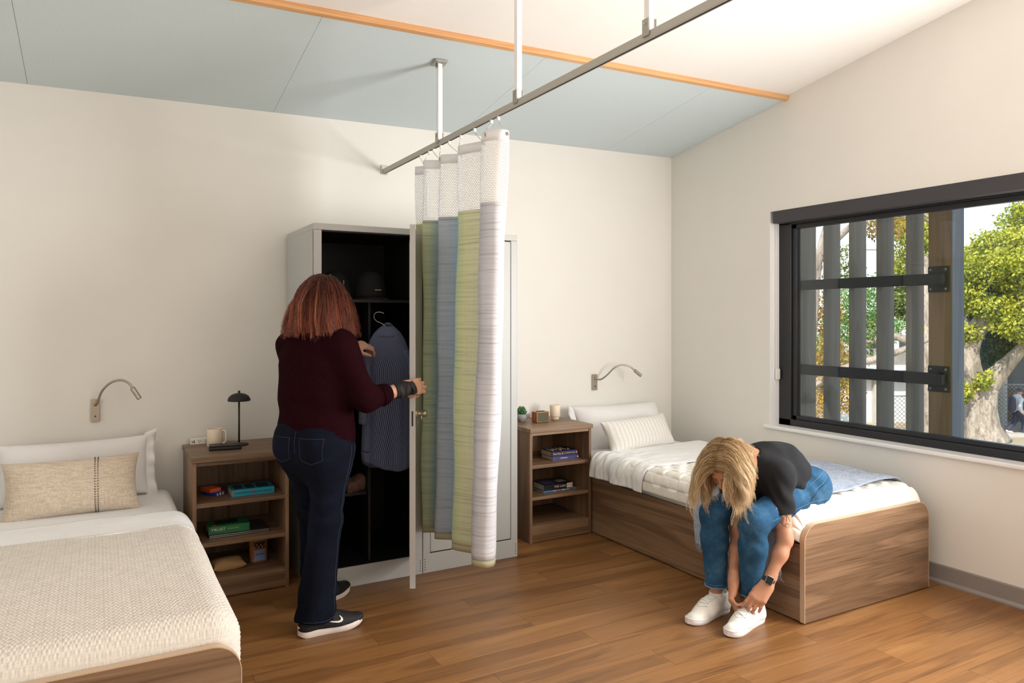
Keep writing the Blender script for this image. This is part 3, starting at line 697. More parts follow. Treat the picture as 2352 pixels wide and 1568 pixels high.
# ================================================================ SMALL THINGS ON THE NIGHTSTANDS
ZT = .7225
def book(name, label, x0, x1, y0, y1, z0, t, cover, hard=.0018, rot=0.):
    """closed book lying flat, spine towards the room (-y)"""
    B = thing(name, label, 'book', ((x0+x1)/2, (y0+y1)/2, z0))
    MB().box(x0+.002, x1-.002, y0+.003, y1-.003, z0+hard, z0+t-hard).build('pages', 'paper', B)
    c = MB(); c.box(x0, x1, y0, y1, z0, z0+hard); c.box(x0, x1, y0, y1, z0+t-hard, z0+t); c.box(x0, x1, y0-.0012, y0+.003, z0+.0002, z0+t-.0002)
    c.build('cover', cover, B)
    return B
def spine(B, name, s, x, y, z, size, mat, sx=1.): return text(name, s, size, mat, B, face_m((x, y-.0016, z), (1, 0, 0), (0, 0, 1)), sx=sx)
def topface(B, name, s, x, y, z, size, mat, sx=1.): return text(name, s, size, mat, B, face_m((x, y, z+.0004), (1, 0, 0), (0, 1, 0)), sx=sx)
# --- left nightstand top
ps = thing('power_strip', 'white power strip with outlets behind the cream mug', 'power strip', (-3.42, -.04, ZT))
MB().box(-3.490, -3.315, -.058, -.02, ZT, ZT+.033).build('housing', 'white_plastic', ps, bevel=.003, seg=3)
def outlet(cx, z, y, rot=False):
    o = MB().box(cx-.011, cx+.011, y-.0006, y+.001, z-.012, z+.012).build('outlet', 'white_plastic', ps)
    for dx, dz, w, h in (((-.0045, .004, .0012, .004), (.0045, .004, .0012, .0034), (0, -.005, .002, .002)) if not rot else ((-.004, .005, .004, .0012), (-.004, -.005, .004, .0012), (.006, 0, .002, .002))):
        MB().box(cx+dx-w, cx+dx+w, y-.0012, y, z+dz-h, z+dz+h).build('slot', 'dark_slot', o)
MB().box(-3.483, -3.479, -.0592, -.057, ZT+.011, ZT+.02).build('usb_port', 'dark_slot', ps); MB().box(-3.474, -3.469, -.0592, -.057, ZT+.009, ZT+.023).build('usb_port', 'dark_slot', ps)
outlet(-3.445, ZT+.0165, -.0585); outlet(-3.408, ZT+.0165, -.0585, True); outlet(-3.372, ZT+.0165, -.0585)
mg = thing('mug', 'cream ceramic mug with handle behind the black wallet', 'mug', (-3.378, -.155, ZT))
mc = (-3.378, -.155, ZT)
MB().lathe([(0, 0), (.038, 0), (.041, .003), (.042, .094), (.0395, .096), (.038, .093), (.037, .008), (0, .006)], mc, 36).build('cup', 'cream_ceramic', mg, smooth=True)
h = np.array((.87, -.49, 0)); P = smooth_path([np.array(mc)+h*a+np.array((0, 0, z)) for a, z in ((.039, .085), (.055, .083), (.061, .07), (.061, .035), (.055, .02), (.039, .015))], 6)
MB().tube(P, .0048, 10).build('handle', 'cream_ceramic', mg, smooth=True)
wl_ = thing('wallet', 'black folded leather wallet lying in front of the mug', 'wallet', (-3.35, -.27, ZT))
ex = np.array((1, -.12, 0)); ex /= np.linalg.norm(ex); ey = np.array((ex[1]*-1, ex[0], 0)); up = np.array((0, 0, 1.)); c = np.array((-3.342, -.272, ZT))
MB().obox(c+up*.0085, ex, ey, up, .080, .042, .0085).build('body', 'black_leather', wl_, bevel=.005, seg=3)
MB().obox(c+up*.0205+ey*.003, ex, ey, up, .079, .039, .0035).build('flap', 'black_leather', wl_, bevel=.003, seg=3)
lp = thing('table_lamp', 'small black dome table lamp on the left nightstand', 'lamp', (-3.245, -.19, ZT)); lc = (-3.257, -.18, ZT)
MB().lathe([(0, 0), (.048, 0), (.0495, .003), (.048, .006), (.006, .008), (0, .008)], lc, 36).build('base', 'black_matte', lp, smooth=True)
MB().tube([(lc[0], lc[1], ZT+.006), (lc[0], lc[1], ZT+.245)], .0048, 14).build('stem', 'black_matte', lp, smooth=True)
MB().lathe([(.052, .243), (.0585, .241), (.0595, .244), (.058, .254), (.050, .267), (.036, .277), (.018, .2825), (.006, .284), (.006, .2955), (.0045, .297), (0, .297), (0, .2805), (.016, .279), (.034, .2735), (.048, .264), (.055, .253)], lc, 40).build('shade', 'black_matte', lp, smooth=True)
# --- left nightstand shelves
def cards(label, c, ang, z0, cover, side):
    C = thing('card_box', label, 'card box', (c[0], c[1], z0)); e = np.array((math.cos(ang), math.sin(ang), 0)); f = np.array((-e[1], e[0], 0)); u = np.array((0, 0, 1.)); cc = np.array((c[0], c[1], z0))
    MB().obox(cc+u*.0095, e, f, u, .031, .044, .0095).build('carton', cover, C, bevel=.0006)
    MB().obox(cc+u*.0192, e, f, u, .0285, .0415, .0003).build('printed_panel', side, C)
    return C, e, f, u, cc
C1, e, f, u, cc = cards('blue card game box with yellow figures under the orange box', (-3.398, -.275), .62, .4875, 'blue_card', 'blue_card')
for i, m in ((-1, 'yellow_print'), (0, 'white_print'), (1, 'yellow_print')):
    q = cc+e*.0005-f*.0445+e*(i*.018)+u*.008; MB().lathe([(0, -.005), (.0045, -.005), (.0042, .0), (.0018, .002), (.0028, .004), (.0022, .0065), (0, .0072)], q, 8).build('figure', m, C1)
cards('orange playing card box resting on the blue card box', (-3.414, -.272), .45, .5068, 'red_card', 'orange_print')
b = book('book', 'teal hardcover novel lying on the top shelf beside the card boxes', -3.326, -3.112, -.385, -.245, .4875, .034, 'teal_cover')
spine(b, 'title', 'WANDERING STARS', -3.312, -.385, .5045, .0135, 'dark_print', .86); spine(b, 'author', 'TOMMY ORANGE', -3.205, -.385, .5045, .0135, 'dark_print', .72)
for x, z in ((-3.318, .513), (-3.318, .496), (-3.217, .512), (-3.217, .495)):
    MB().lathe([(0, 0), (.0048, 0), (.0048, .0006), (0, .0006)], (x, -.3866, z), 12, np.array([[1, 0, 0], [0, 0, -1], [0, 1, 0]])).build('flower_mark', 'red_print', b)
for x0_, x1_ in ((-3.31, -3.262), (-3.252, -3.205), (-3.195, -3.13)):
    MB().box(x0_, x1_, -.365, -.268, .5212, .5219).build('cover_art', 'dark_print', b)
lt = thing('laptop', 'closed dark grey laptop under the green book', 'laptop', (-3.28, -.30, .287))
MB().box(-3.438, -3.135, -.388, -.175, .2875, .2955).build('base', 'laptop_grey', lt, bevel=.002); MB().box(-3.438, -3.135, -.388, -.175, .2965, .3025).build('lid', 'laptop_grey', lt, bevel=.002)
MB().box(-3.434, -3.139, -.3895, -.3875, .2895, .2925).build('edge_strip', 'silver', lt); MB().box(-3.434, -3.139, -.3895, -.3875, .298, .301).build('edge_strip', 'silver', lt)
b = book('book', 'green paperback with white title lying on the closed laptop', -3.436, -3.236, -.375, -.235, .303, .040, 'green_cover', .0012)
text('title', 'TRUST', .019, 'white_print', b, face_m((-3.425, -.3768, .325), (1, 0, 0), (.12, 0, 1)), sx=1.25); spine(b, 'author', 'HERNAN DIAZ', -3.345, -.375, .325, .009, 'gold_print', .95)
MB().box(-3.40, -3.285, -.34, -.262, .3428, .3434).build('cover_art', 'black_cover', b); MB().lathe([(0, 0), (.011, 0), (.011, .0005), (0, .0005)], (-3.405, -.355, .3431), 14).build('sticker', 'orange_print', b)
pc_ = pillow('pouch', (-3.338, -.335, .130), (1, .12, 0), (0, 1, .10), .165, .10, .058, 'tan_cloth', 'small tan cloth pouch on the bottom shelf', 'pouch', n=24, m=18, wr=.012, seed=31, f=5., p=4., corner=.05)[0]
bg = thing('snack_bag', 'kraft paper snack pouch with window and blue label on the bottom shelf', 'bag', (-3.175, -.30, .105))
ang = .14; e = np.array((math.cos(ang), math.sin(ang), 0)); f = np.array((-e[1], e[0], 0)); cc = np.array((-3.178, -.30, .1055)); n = 14
P = np.zeros((n, 24, 3))
for i in range(n):
    t = i/(n-1); hw = .044+.008*t; hd = .026*(1-t)**.6+.002
    for j in range(24):
        a = 2*PI*j/23; cx, sy = math.cos(a), math.sin(a)
        P[i, j] = cc+e*hw*np.sign(cx)*abs(cx)**.5+f*hd*np.sign(sy)*abs(sy)**.8+np.array((0, 0, .152*t))
MB().grid(P).build('pouch_body', 'kraft', bg, smooth=True, solid=.001)
def on_bag(name, z0, z1, hw, mat, k=0.):
    Q = np.zeros((2, 9, 3))
    for i, z in enumerate((z0, z1)):
        t = z/.152; hd = .026*(1-t)**.6+.002
        for j in range(9):
            s = -1+j/4; Q[i, j] = cc+e*hw*s-f*(hd*(1-.25*abs(s)**3)+.0015+k)+np.array((0, 0, z))
    return MB().grid(Q).build(name, mat, bg, solid=.0006)
on_bag('label', .012, .068, .037, 'label_blue'); on_bag('clear_window', .076, .108, .036, 'black_cover')
for k in range(9):
    q = cc+e*(-.028+.007*k)-f*(.0225+.002*(k % 2))+np.array((0, 0, .084+.006*((k*7) % 3))); MB().lathe([(0, -.004), (.003, -.003), (.0042, 0), (.003, .003), (0, .004)], q, 8).build('nut', ('gold_print', 'copper_wood', 'tan_cloth')[k % 3], bg)
for s, z, sz in (('FRUIT BLEND', .046, .0085),):
    text('label_text', s, sz, 'maroon_print', bg, face_m(cc-f*.0275+np.array((0, 0, z)), e, (0, 0, 1)), 'CENTER', sx=.85)
# --- right nightstand top
pt = thing('potted_succulent', 'small green succulent in a round grey pot beside the locker', 'plant', (-1.455, -.16, ZT)); pc = (-1.455, -.16, ZT)
MB().lathe([(0, 0), (.022, 0), (.024, .006), (.033, .013), (.040, .028), (.038, .043), (.033, .052), (.030, .052), (.033, .042), (0, .040)], pc, 30).build('pot', 'grey_ceramic', pt, smooth=True)
MB().lathe([(0, .040), (.031, .043), (0, .046)], pc, 20).build('soil', 'soil', pt)
for k in range(34):
    ring_ = k//9; a = k*2.399; tilt = .95-.26*ring_; L = .034-.003*ring_; d = np.array((math.cos(a)*math.sin(tilt), math.sin(a)*math.sin(tilt), math.cos(tilt))); o = np.array(pc)+np.array((math.cos(a)*.012, math.sin(a)*.012, .046+.009*ring_))
    MB().tube([o, o+d*L*.45, o+d*L*.8+np.array((0, 0, .003)), o+d*L+np.array((0, 0, .007))], [.003, .0065, .006, .0008], 6, squash=.55).build('leaf', 'succulent', pt, smooth=True)
ck = thing('alarm_clock', 'walnut and copper framed digital alarm clock on the right nightstand', 'clock', (-1.335, -.21, ZT))
ang = .09; e = np.array((math.cos(ang), math.sin(ang), 0)); f = np.array((-e[1], e[0], 0)); cc = np.array((-1.355, -.235, ZT)); u = np.array((0, 0, 1.))
MB().obox(cc+u*.036, e, f, u, .0515, .028, .035).build('case', 'copper_wood', ck, bevel=.005, seg=3)
for sx_, sz_, hx, hz in ((0, .031, .05, .0035), (0, -.031, .05, .0035), (-.0465, 0, .0035, .034), (.0465, 0, .0035, .034)):
    MB().obox(cc+u*(.036+sz_)-f*.029+e*sx_, e, f, u, hx, .003, hz).build('bezel', 'brass', ck, bevel=.001)
MB().obox(cc+u*.036-f*.0275, e, f, u, .043, .002, .0275).build('display', 'display_grey', ck)
MB().obox(cc+u*.0725, e, f, u, .026, .012, .002).build('snooze_bar', 'black_plastic', ck, bevel=.001)
ad = thing('power_strip', 'white power strip behind the cream tumbler on the right nightstand', 'power strip', (-1.24, -.05, ZT))
MB().box(-1.31, -1.20, -.06, -.022, ZT, ZT+.033).build('housing', 'white_plastic', ad, bevel=.003, seg=3); MB().box(-1.252, -1.240, -.0612, -.059, ZT+.009, ZT+.024).build('usb_port', 'dark_slot', ad)
MB().box(-1.225, -1.219, -.0612, -.059, ZT+.009, ZT+.024).build('usb_port', 'dark_slot', ad)
tb = thing('tumbler', 'cream ceramic tumbler on the right nightstand', 'tumbler', (-1.195, -.17, ZT))
MB().lathe([(0, .0), (.027, 0), (.029, .003), (.031, .022), (.0318, .0225), (.0345, .0226), (.0355, .024), (.036, .098), (.0345, .1), (.033, .098), (.032, .03), (0, .026)], (-1.196, -.17, ZT), 36).build('cup', 'cream_ceramic', tb, smooth=True)
# --- right nightstand shelves
b = book('book', 'violet paperback lying under the navy novel', -1.352, -1.148, -.385, -.245, .4875, .024, 'violet_cover', .0012)
[MB().box(-1.29+.009*q_, -1.283+.009*q_, -.3868, -.3858, .4975, .5012).build('spine_print', 'white_print', b) for q_ in range(6)]; MB().lathe([(0, 0), (.0045, 0), (.0045, .0006), (0, .0006)], (-1.156, -.3866, .50), 12, np.array([[1, 0, 0], [0, 0, -1], [0, 1, 0]])).build('emblem', 'white_print', b)
b = book('book', 'navy novel with yellow spine lettering, uppermost of the top shelf pair', -1.354, -1.150, -.38, -.24, .512, .032, 'navy_cover', .0016)
spine(b, 'title', 'Meet Amy', -1.346, -.38, .5285, .016, 'yellow_print', .9); spine(b, 'author', 'L. WINDSOR LOVELL', -1.258, -.38, .5285, .010, 'yellow_print', .9)
for x, m in ((-1.272, 'orange_print'), (-1.162, 'orange_print')): MB().lathe([(0, 0), (.006, 0), (.006, .0006), (0, .0006)], (x, -.3816, .5285), 14, np.array([[1, 0, 0], [0, 0, -1], [0, 1, 0]])).build('emblem', m, b)
for k in range(9):
    x = -1.335+.02*k; yy = -.355+.03*(k % 3); MB().box(x, x+.014, yy, yy+.018, .5441, .5446).build('cover_art', ('orange_print', 'gold_print', 'teal_cover')[k % 3], b)
for k in range(4): MB().box(-1.33+.034*k, -1.318+.034*k, -.335, -.265, .5441, .5447).build('cover_title', 'gold_print', b)
b = book('magazine', 'thin blue magazine under the dark novel', -1.423, -1.170, -.385, -.215, .2875, .008, 'sky_cover', .0006)
for k, m in enumerate(('pink_print', 'orange_print', 'white_print', 'gold_print', 'violet_cover')): MB().box(-1.35+.034*k, -1.325+.034*k, -.3868, -.3855, .289, .294).build('spine_print', m, b)
b = book('book', 'dark covered novel with white title lying on a thin magazine', -1.41, -1.19, -.375, -.235, .296, .036, 'black_cover', .0012)
spine(b, 'title', 'THE', -1.334, -.375, .314, .019, 'white_print'); spine(b, 'title', 'LAKE', -1.287, -.375, .314, .019, 'white_print'); MB().lathe([(0, -.006), (.005, 0), (0, .006)], (-1.294, -.3768, .314), 8).build('emblem', 'red_print', b)
MB().box(-1.236, -1.191, -.3768, -.3755, .2985, .3298).build('spine_band', 'pink_print', b); spine(b, 'author', 'M', -1.206, -.3765, .314, .014, 'red_print')
MB().box(-1.395, -1.30, -.345, -.262, .3321, .3326).build('cover_art', 'violet_cover', b); MB().box(-1.275, -1.21, -.335, -.27, .3321, .3326).build('cover_art', 'grey_ceramic', b)

# --- inside the open locker
plain('dusk_cloth', lin(118, 88, 80), .9, noise=.25, nscale=40)
def cap(label, c, yaw, mark):
    C = thing('baseball_cap', label, 'cap', c); u = np.linspace(0, PI/2, 9); n = 22; P = np.zeros((9, n, 3)); ca, sa = math.cos(yaw), math.sin(yaw)
    rot = lambda p: np.array((c[0]+p[0]*ca-p[1]*sa, c[1]+p[0]*sa+p[1]*ca, c[2]+p[2]))
    for i, a in enumerate(u):
        for j in range(n):
            t = 2*PI*j/(n-1); P[i, j] = rot((.088*math.cos(a)**.85*math.cos(t), .098*math.cos(a)**.85*math.sin(t), .01+.15*math.sin(a)))
    MB().grid(P).build('crown', 'cap_black', C, smooth=True, solid=.003)
    Q = np.zeros((5, 13, 3))
    for i in range(5):
        for j in range(13):
            t = PI+PI*j/12; rr = 1+i/4*.72*math.sin(t-PI)**.6; Q[i, j] = rot((.086*math.cos(t)*(1 if i == 0 else 1+.02*i), .096*math.sin(t)*rr, .014-.012*(math.cos(t))**2*0-.014*i/4))
    MB().grid(Q).build('visor', 'cap_black', C, smooth=True, solid=.003)
    MB().obox(rot(mark[:3]), (ca, sa, 0), (-sa, ca, 0), (0, 0, 1), mark[3], .002, mark[4]).build('badge', 'gold_print', C)
cap('black baseball cap with a thin upright mark, left of the locker shelf', (-2.80, -.42, 1.5165), .0, (.03, -.083, .095, .0012, .010))
cap('black baseball cap with a flat gold badge, right of the locker shelf', (-2.60, -.44, 1.5165), .1, (.0, -.104, .055, .018, .002))
bgx = pillow('bundled_scarf', (-2.705, -.475, .505), (1, .2, 0), (0, 1, .3), .13, .11, .075, 'dusk_cloth', 'crumpled pinkish brown bundle on the low shelf inside the dark locker', 'clothing', n=24, m=18, wr=.03, seed=41, f=6., p=4.)[0]
# ================================================================ OUTDOORS (seen through the window)
GZ = -2.7
def ground_mat():
    k = NT('dry_ground'); v = k.coord(); a = k.noise(v, .25, 4, .6); b = k.noise(v, 3.5, 5, .7)
    c = k.mix(a, lin(196, 182, 156), lin(168, 150, 118)); c = k.mix(k.ramp(b, [(.52, (0, 0, 0, 1)), (.66, (1, 1, 1, 1))]), c, lin(160, 112, 66)); k.inp('Base Color', c); k.inp('Roughness', .95); k.bump(b, .5, .05)
    k = NT('bark'); v = k.coord(scale=(1, 1, .35)); a = k.noise(v, 7, 5, .7, .6); k.inp('Base Color', k.ramp(a, [(.3, lin(112, 98, 84)), (.55, lin(178, 164, 148)), (.75, lin(206, 196, 182))])); k.inp('Roughness', .95); k.bump(a, .9, .08)
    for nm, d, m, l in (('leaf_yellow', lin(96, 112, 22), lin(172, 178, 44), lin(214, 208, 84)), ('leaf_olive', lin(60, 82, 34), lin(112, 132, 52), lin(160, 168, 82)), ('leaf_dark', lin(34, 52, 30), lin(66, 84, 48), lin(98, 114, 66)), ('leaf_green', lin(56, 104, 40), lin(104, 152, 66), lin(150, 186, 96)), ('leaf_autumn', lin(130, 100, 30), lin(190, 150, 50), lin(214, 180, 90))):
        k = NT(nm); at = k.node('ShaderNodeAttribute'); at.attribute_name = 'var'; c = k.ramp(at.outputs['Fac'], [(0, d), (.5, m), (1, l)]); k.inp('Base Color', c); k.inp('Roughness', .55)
        tl = k.node('ShaderNodeBsdfTranslucent'); k.link(c, tl.inputs[0]); mx = k.node('ShaderNodeMixShader'); mx.inputs[0].default_value = .35
        k.link(k.p.outputs[0], mx.inputs[1]); k.link(tl.outputs[0], mx.inputs[2]); k.link(mx.outputs[0], k.n['Material Output'].inputs[0])
    k = NT('chain_link'); v = k.coord('UV'); o = k.sep(v); s = .075
    a = k.math('PINGPONG', k.math('ADD', o[0], o[1]), s); b = k.math('PINGPONG', k.math('SUBTRACT', o[0], o[1]), s); m = k.math('LESS_THAN', k.math('MINIMUM', a, b), .012)
    tp = k.node('ShaderNodeBsdfTransparent'); mx = k.node('ShaderNodeMixShader'); k.inp('Base Color', lin(120, 122, 122)); k.inp('Metallic', .4); k.inp('Roughness', .5)
    k.link(m, mx.inputs[0]); k.link(tp.outputs[0], mx.inputs[1]); k.link(k.p.outputs[0], mx.inputs[2]); k.link(mx.outputs[0], k.n['Material Output'].inputs[0])
ground_mat()
plain('stucco_white', lin(236, 234, 230), .9, noise=.04, nscale=2); plain('roof_gravel', lin(150, 146, 138), .9, noise=.15, nscale=3); plain('brown_beam', lin(120, 92, 68), .8, noise=.1, nscale=4)
plain('galvanised', lin(150, 152, 152), .5, .5); plain('concrete', lin(188, 182, 172), .9, noise=.08, nscale=2); plain('dark_brick', lin(88, 66, 54), .9, noise=.2, nscale=8); plain('far_window', lin(60, 70, 80), .2)
struct(MB().box(1.2, 90, -40, 70, GZ-.2, GZ).build('ground', 'dry_ground'), 'dry leaf-littered ground outside')
MB_ = MB().box(.185, 1.2, -8, 3, GZ-.2, GZ).build('footing', 'concrete'); struct(MB_)
# ---- timber slat screen just outside the glass
scn = thing('slat_screen', 'vertical timber slat screen with black steel rails outside the window', 'screen', (.8, -1.1, GZ))
for k in range(-3, 5):
    y1 = -.598-.2127*k; MB().box(.75, .893, y1-.040, y1, GZ, 2.78).build('slat', 'grey_board_z', scn, bevel=.003)
MB().box(.75, .882, -1.75, -1.602, GZ, 2.78).build('post', 'cedar_z', scn, bevel=.004)
MB().box(.752, .880, -1.756, -1.7501, GZ, 2.78).build('skylit_overlay', 'post_skylit_z', scn)  # thin sheet added over the cedar, its grey paints in the sky light
MB().box(.72, .92, -1.76, .3, 2.78, 2.86).build('head_beam', 'cedar_z', scn)
for z0, z1 in ((1.628, 1.700), (.991, 1.066)):
    rl_ = MB().box(.700, .748, -1.70, .12, z0, z1).build('rail', 'steel_black', scn, bevel=.003); zc = (z0+z1)/2
    pl_ = MB().box(.738, .7495, -1.742, -1.606, zc-.082, zc+.082).build('bracket_plate', 'steel_black', scn, bevel=.002)
    MB().box(.690, .739, -1.725, -1.70, zc-.032, zc+.032).build('bracket_tab', 'steel_black', pl_, bevel=.002)
    for yy in (-1.625, -1.722):
        for dz in (-.062, .062): MB().lathe([(0, 0), (.008, 0), (.007, .004), (0, .005)], (.738, yy, zc+dz), 10, np.array([[0, 0, -1], [1, 0, 0], [0, 1, 0]])).build('bolt', 'galvanised', pl_)

# ---- trees
def leaves(blobs, n, size, seed, flat=.5):
    r = np.random.default_rng(seed); vol = np.array([b[3]*b[4]*b[5] for b in blobs])**.67; cnt = (n*vol/vol.sum()).astype(int); V = []; A = []
    for b, c in zip(blobs, cnt):
        d = r.normal(size=(c, 3)); d /= np.linalg.norm(d, axis=1)[:, None]; rad = r.random((c, 1))**.28
        clump = fbm(d*1.0, seed+3, 3, .9)[:, None]
        p = np.array(b[:3])+d*rad*np.array(b[3:6])*(1+.28*clump)
        t = r.normal(size=(c, 3)); t[:, 2] -= .5; t /= np.linalg.norm(t, axis=1)[:, None]; s = np.cross(t, d+r.normal(size=(c, 3))*.6); s /= np.linalg.norm(s, axis=1)[:, None]+1e-9
        L = size*(.6+.8*r.random((c, 1))); V.append(np.stack([p, p+t*L*.5+s*L*.3, p+t*L, p+t*L*.5-s*L*.3], 1).reshape(-1, 3))
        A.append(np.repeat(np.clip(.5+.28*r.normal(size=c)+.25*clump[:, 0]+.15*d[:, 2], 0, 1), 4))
    return np.concatenate(V), np.concatenate(A)
def tree(name, label, base, limbs, blobs, n, size, mat, seed, group=None, blobs2=None, mat2=None):
    T = thing(name, label, 'tree', base, group)
    for i, (pts, rad) in enumerate(limbs):
        P = np.array(smooth_path(pts, 7)); R = np.interp(np.linspace(0, 1, len(P)), np.linspace(0, 1, len(rad)), rad)
        q = MB().tube(P, R, 14); v = np.array(q.v); c = np.repeat(P, 14, axis=0); v = c+(v-c)*(1+.10*fbm(v, seed+i, 3, .9)[:, None]); q.v = [tuple(a) for a in v]
        q.build('trunk' if i == 0 else 'branch', 'bark', T, smooth=True)
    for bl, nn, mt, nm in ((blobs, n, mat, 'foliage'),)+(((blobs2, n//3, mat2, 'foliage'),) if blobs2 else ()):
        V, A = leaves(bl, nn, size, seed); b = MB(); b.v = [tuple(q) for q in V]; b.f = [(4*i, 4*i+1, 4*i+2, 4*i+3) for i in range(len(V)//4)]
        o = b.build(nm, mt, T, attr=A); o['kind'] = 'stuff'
    return T
tree('old_tree', 'big old tree with pale trunk and yellow-green crown right of the slat post', (22.0, 9.4, GZ),
     [([(22.15, 9.33, GZ-.1), (22.05, 9.40, -2.3), (21.95, 9.45, -1.6), (22.05, 9.39, -.95)], (.78, .58, .52, .46)),
      ([(22.0, 9.4, -1.2), (21.6, 9.5, -.5), (21.45, 9.5, .3), (21.62, 9.25, 1.2), (21.9, 8.8, 1.9), (22.3, 8.2, 2.25), (22.6, 7.6, 2.9)], (.38, .36, .32, .28, .22, .16, .08)),
      ([(22.05, 9.38, -1.1), (22.3, 9.05, -.5), (22.45, 8.7, .05), (22.65, 8.3, .6), (22.9, 7.9, 1.3)], (.36, .30, .22, .16, .08)),
      ([(21.5, 9.45, .5), (21.7, 9.9, 1.8), (22.2, 10.1, 3.2)], (.22, .14, .06))],
     [(22.9, 9.1, 3.75, 1.4, 1.2, .75), (21.2, 9.0, 3.0, .9, .9, .6), (21.9, 8.0, 3.0, 1.3, 1.2, .8), (21.7, 7.9, 1.2, 1.0, .9, .55), (24.8, 8.7, 4.9, 1.7, 1.4, .8), (23.0, 10.0, 3.2, 1.3, 1.1, .75), (21.4, 8.7, 1.75, .7, .7, .45),
      (21.45, 9.05, -.65, .28, .28, .34), (21.05, 9.4, -1.05, .22, .22, .36), (21.2, 9.35, .9, .45, .4, .35), (22.4, 7.0, 2.2, 1.6, 1.4, 1.0), (21.1, 9.3, 2.1, .7, .6, .5), (22.9, 7.2, .9, 1.1, 1.0, .6), (24.5, 7.4, 5.2, 1.8, 1.6, 1.0)], 46000, .115, 'leaf_yellow', 11,
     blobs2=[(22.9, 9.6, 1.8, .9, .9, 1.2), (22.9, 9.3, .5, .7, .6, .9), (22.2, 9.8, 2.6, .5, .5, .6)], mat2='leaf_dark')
tree('slender_tree', 'slender tree with reaching bare boughs behind the left slats', (8.6, 5.7, GZ),
     [([(8.7, 5.6, GZ), (8.5, 5.6, -.5), (8.2, 5.2, 1.2), (8.1, 4.95, 2.6), (8.3, 4.7, 3.6), (8.8, 4.2, 4.6)], (.13, .11, .09, .08, .06, .04)),
      ([(8.4, 5.5, .0), (8.7, 4.8, .45), (9.3, 4.2, .75), (10.2, 3.6, 1.2)], (.10, .08, .06, .03)), ([(8.1, 4.95, 2.6), (8.6, 4.3, 3.3), (9.3, 3.6, 3.2), (9.8, 3.3, 2.8)], (.07, .05, .03, .012)),
      ([(8.3, 4.7, 3.6), (8.9, 3.9, 3.5), (9.5, 3.2, 3.0)], (.05, .03, .012))],
     [(8.6, 5.2, 1.5, .4, .35, .5), (8.6, 5.1, .6, .4, .35, .5), (8.3, 5.0, -.4, .3, .3, .5), (9.2, 4.4, 3.2, .5, .5, .3), (8.9, 4.9, -.1, .35, .3, .4)], 4500, .06, 'leaf_autumn', 23, blobs2=[(8.8, 5.0, 2.4, .5, .4, .45), (9.2, 4.8, 1.0, .4, .3, .5)], mat2='leaf_olive')
tree('leafy_tree', 'yellow-green leafy tree seen between the slats beside the post', (16.5, 8.3, GZ),
     [([(16.2, 7.9, GZ), (16.1, 7.8, -.8), (15.9, 7.6, 1.0), (16.3, 7.9, 3.2)], (.26, .22, .2, .1)), ([(15.9, 7.6, .6), (15.3, 8.3, .9), (14.6, 8.9, .5), (14.0, 9.4, .2)], (.12, .1, .08, .05))],
     [(16.6, 8.1, 3.8, 1.0, .8, .7), (17.4, 8.8, 4.4, 1.0, .9, .6), (16.9, 8.8, 2.9, .7, .6, .5), (16.2, 7.7, 1.0, .5, .4, .5)], 9000, .095, 'leaf_yellow', 37, blobs2=[(17.0, 8.9, 1.9, .5, .5, .5)], mat2='leaf_olive')
for i, (c, s, m, lb) in enumerate((((18.6, 13.2, GZ), .62, 'leaf_olive', 'bushy olive tree behind the second slat gap'), ((33.0, 21.6, GZ), 1.1, 'leaf_green', 'round green tree in front of the tall white building'), ((33.5, 12.2, GZ), 1.5, 'leaf_dark', 'dark evergreen tree behind the old pale-trunked tree'))):
    tree('bushy_tree', lb, c, [([c, (c[0], c[1]+.1, c[2]+1.5*s), (c[0]+.2, c[1], c[2]+3.2*s)], (.2*s, .16*s, .1*s))],
         [(c[0], c[1], c[2]+4.6*s, 1.7*s, 1.4*s, 1.5*s), (c[0]+.8*s, c[1]-.5*s, c[2]+3.4*s, 1.3*s, 1.2*s, .9*s), (c[0]-.6*s, c[1]+.6*s, c[2]+3.2*s, 1.2*s, 1.1*s, .9*s)], 9000, .12*s, m, 50+i)
for i, (c, lb) in enumerate((((35.6, 18.4, GZ), 'clipped green hedge along the low roofed building'), ((20.2, 9.95, GZ), 'green shrub at the foot of the chain link fence'))):
    V, A = leaves([(c[0], c[1], c[2]+(2.6 if i == 0 else .5), 2.2 if i == 0 else .35, 1.6 if i == 0 else .3, .8 if i == 0 else .6)], 5000 if i == 0 else 1200, .15, 70+i); b = MB(); b.v = [tuple(q) for q in V]; b.f = [(4*k, 4*k+1, 4*k+2, 4*k+3) for k in range(len(V)//4)]
    H = thing('hedge' if i == 0 else 'shrub', lb, 'hedge' if i == 0 else 'shrub', c); o = b.build('foliage', 'leaf_green', H, attr=A); o['kind'] = 'stuff'
    MB().tube([(c[0], c[1], GZ), (c[0], c[1], GZ+(2.0 if i == 0 else .5))], .12 if i == 0 else .04, 8).build('stem', 'bark', H)
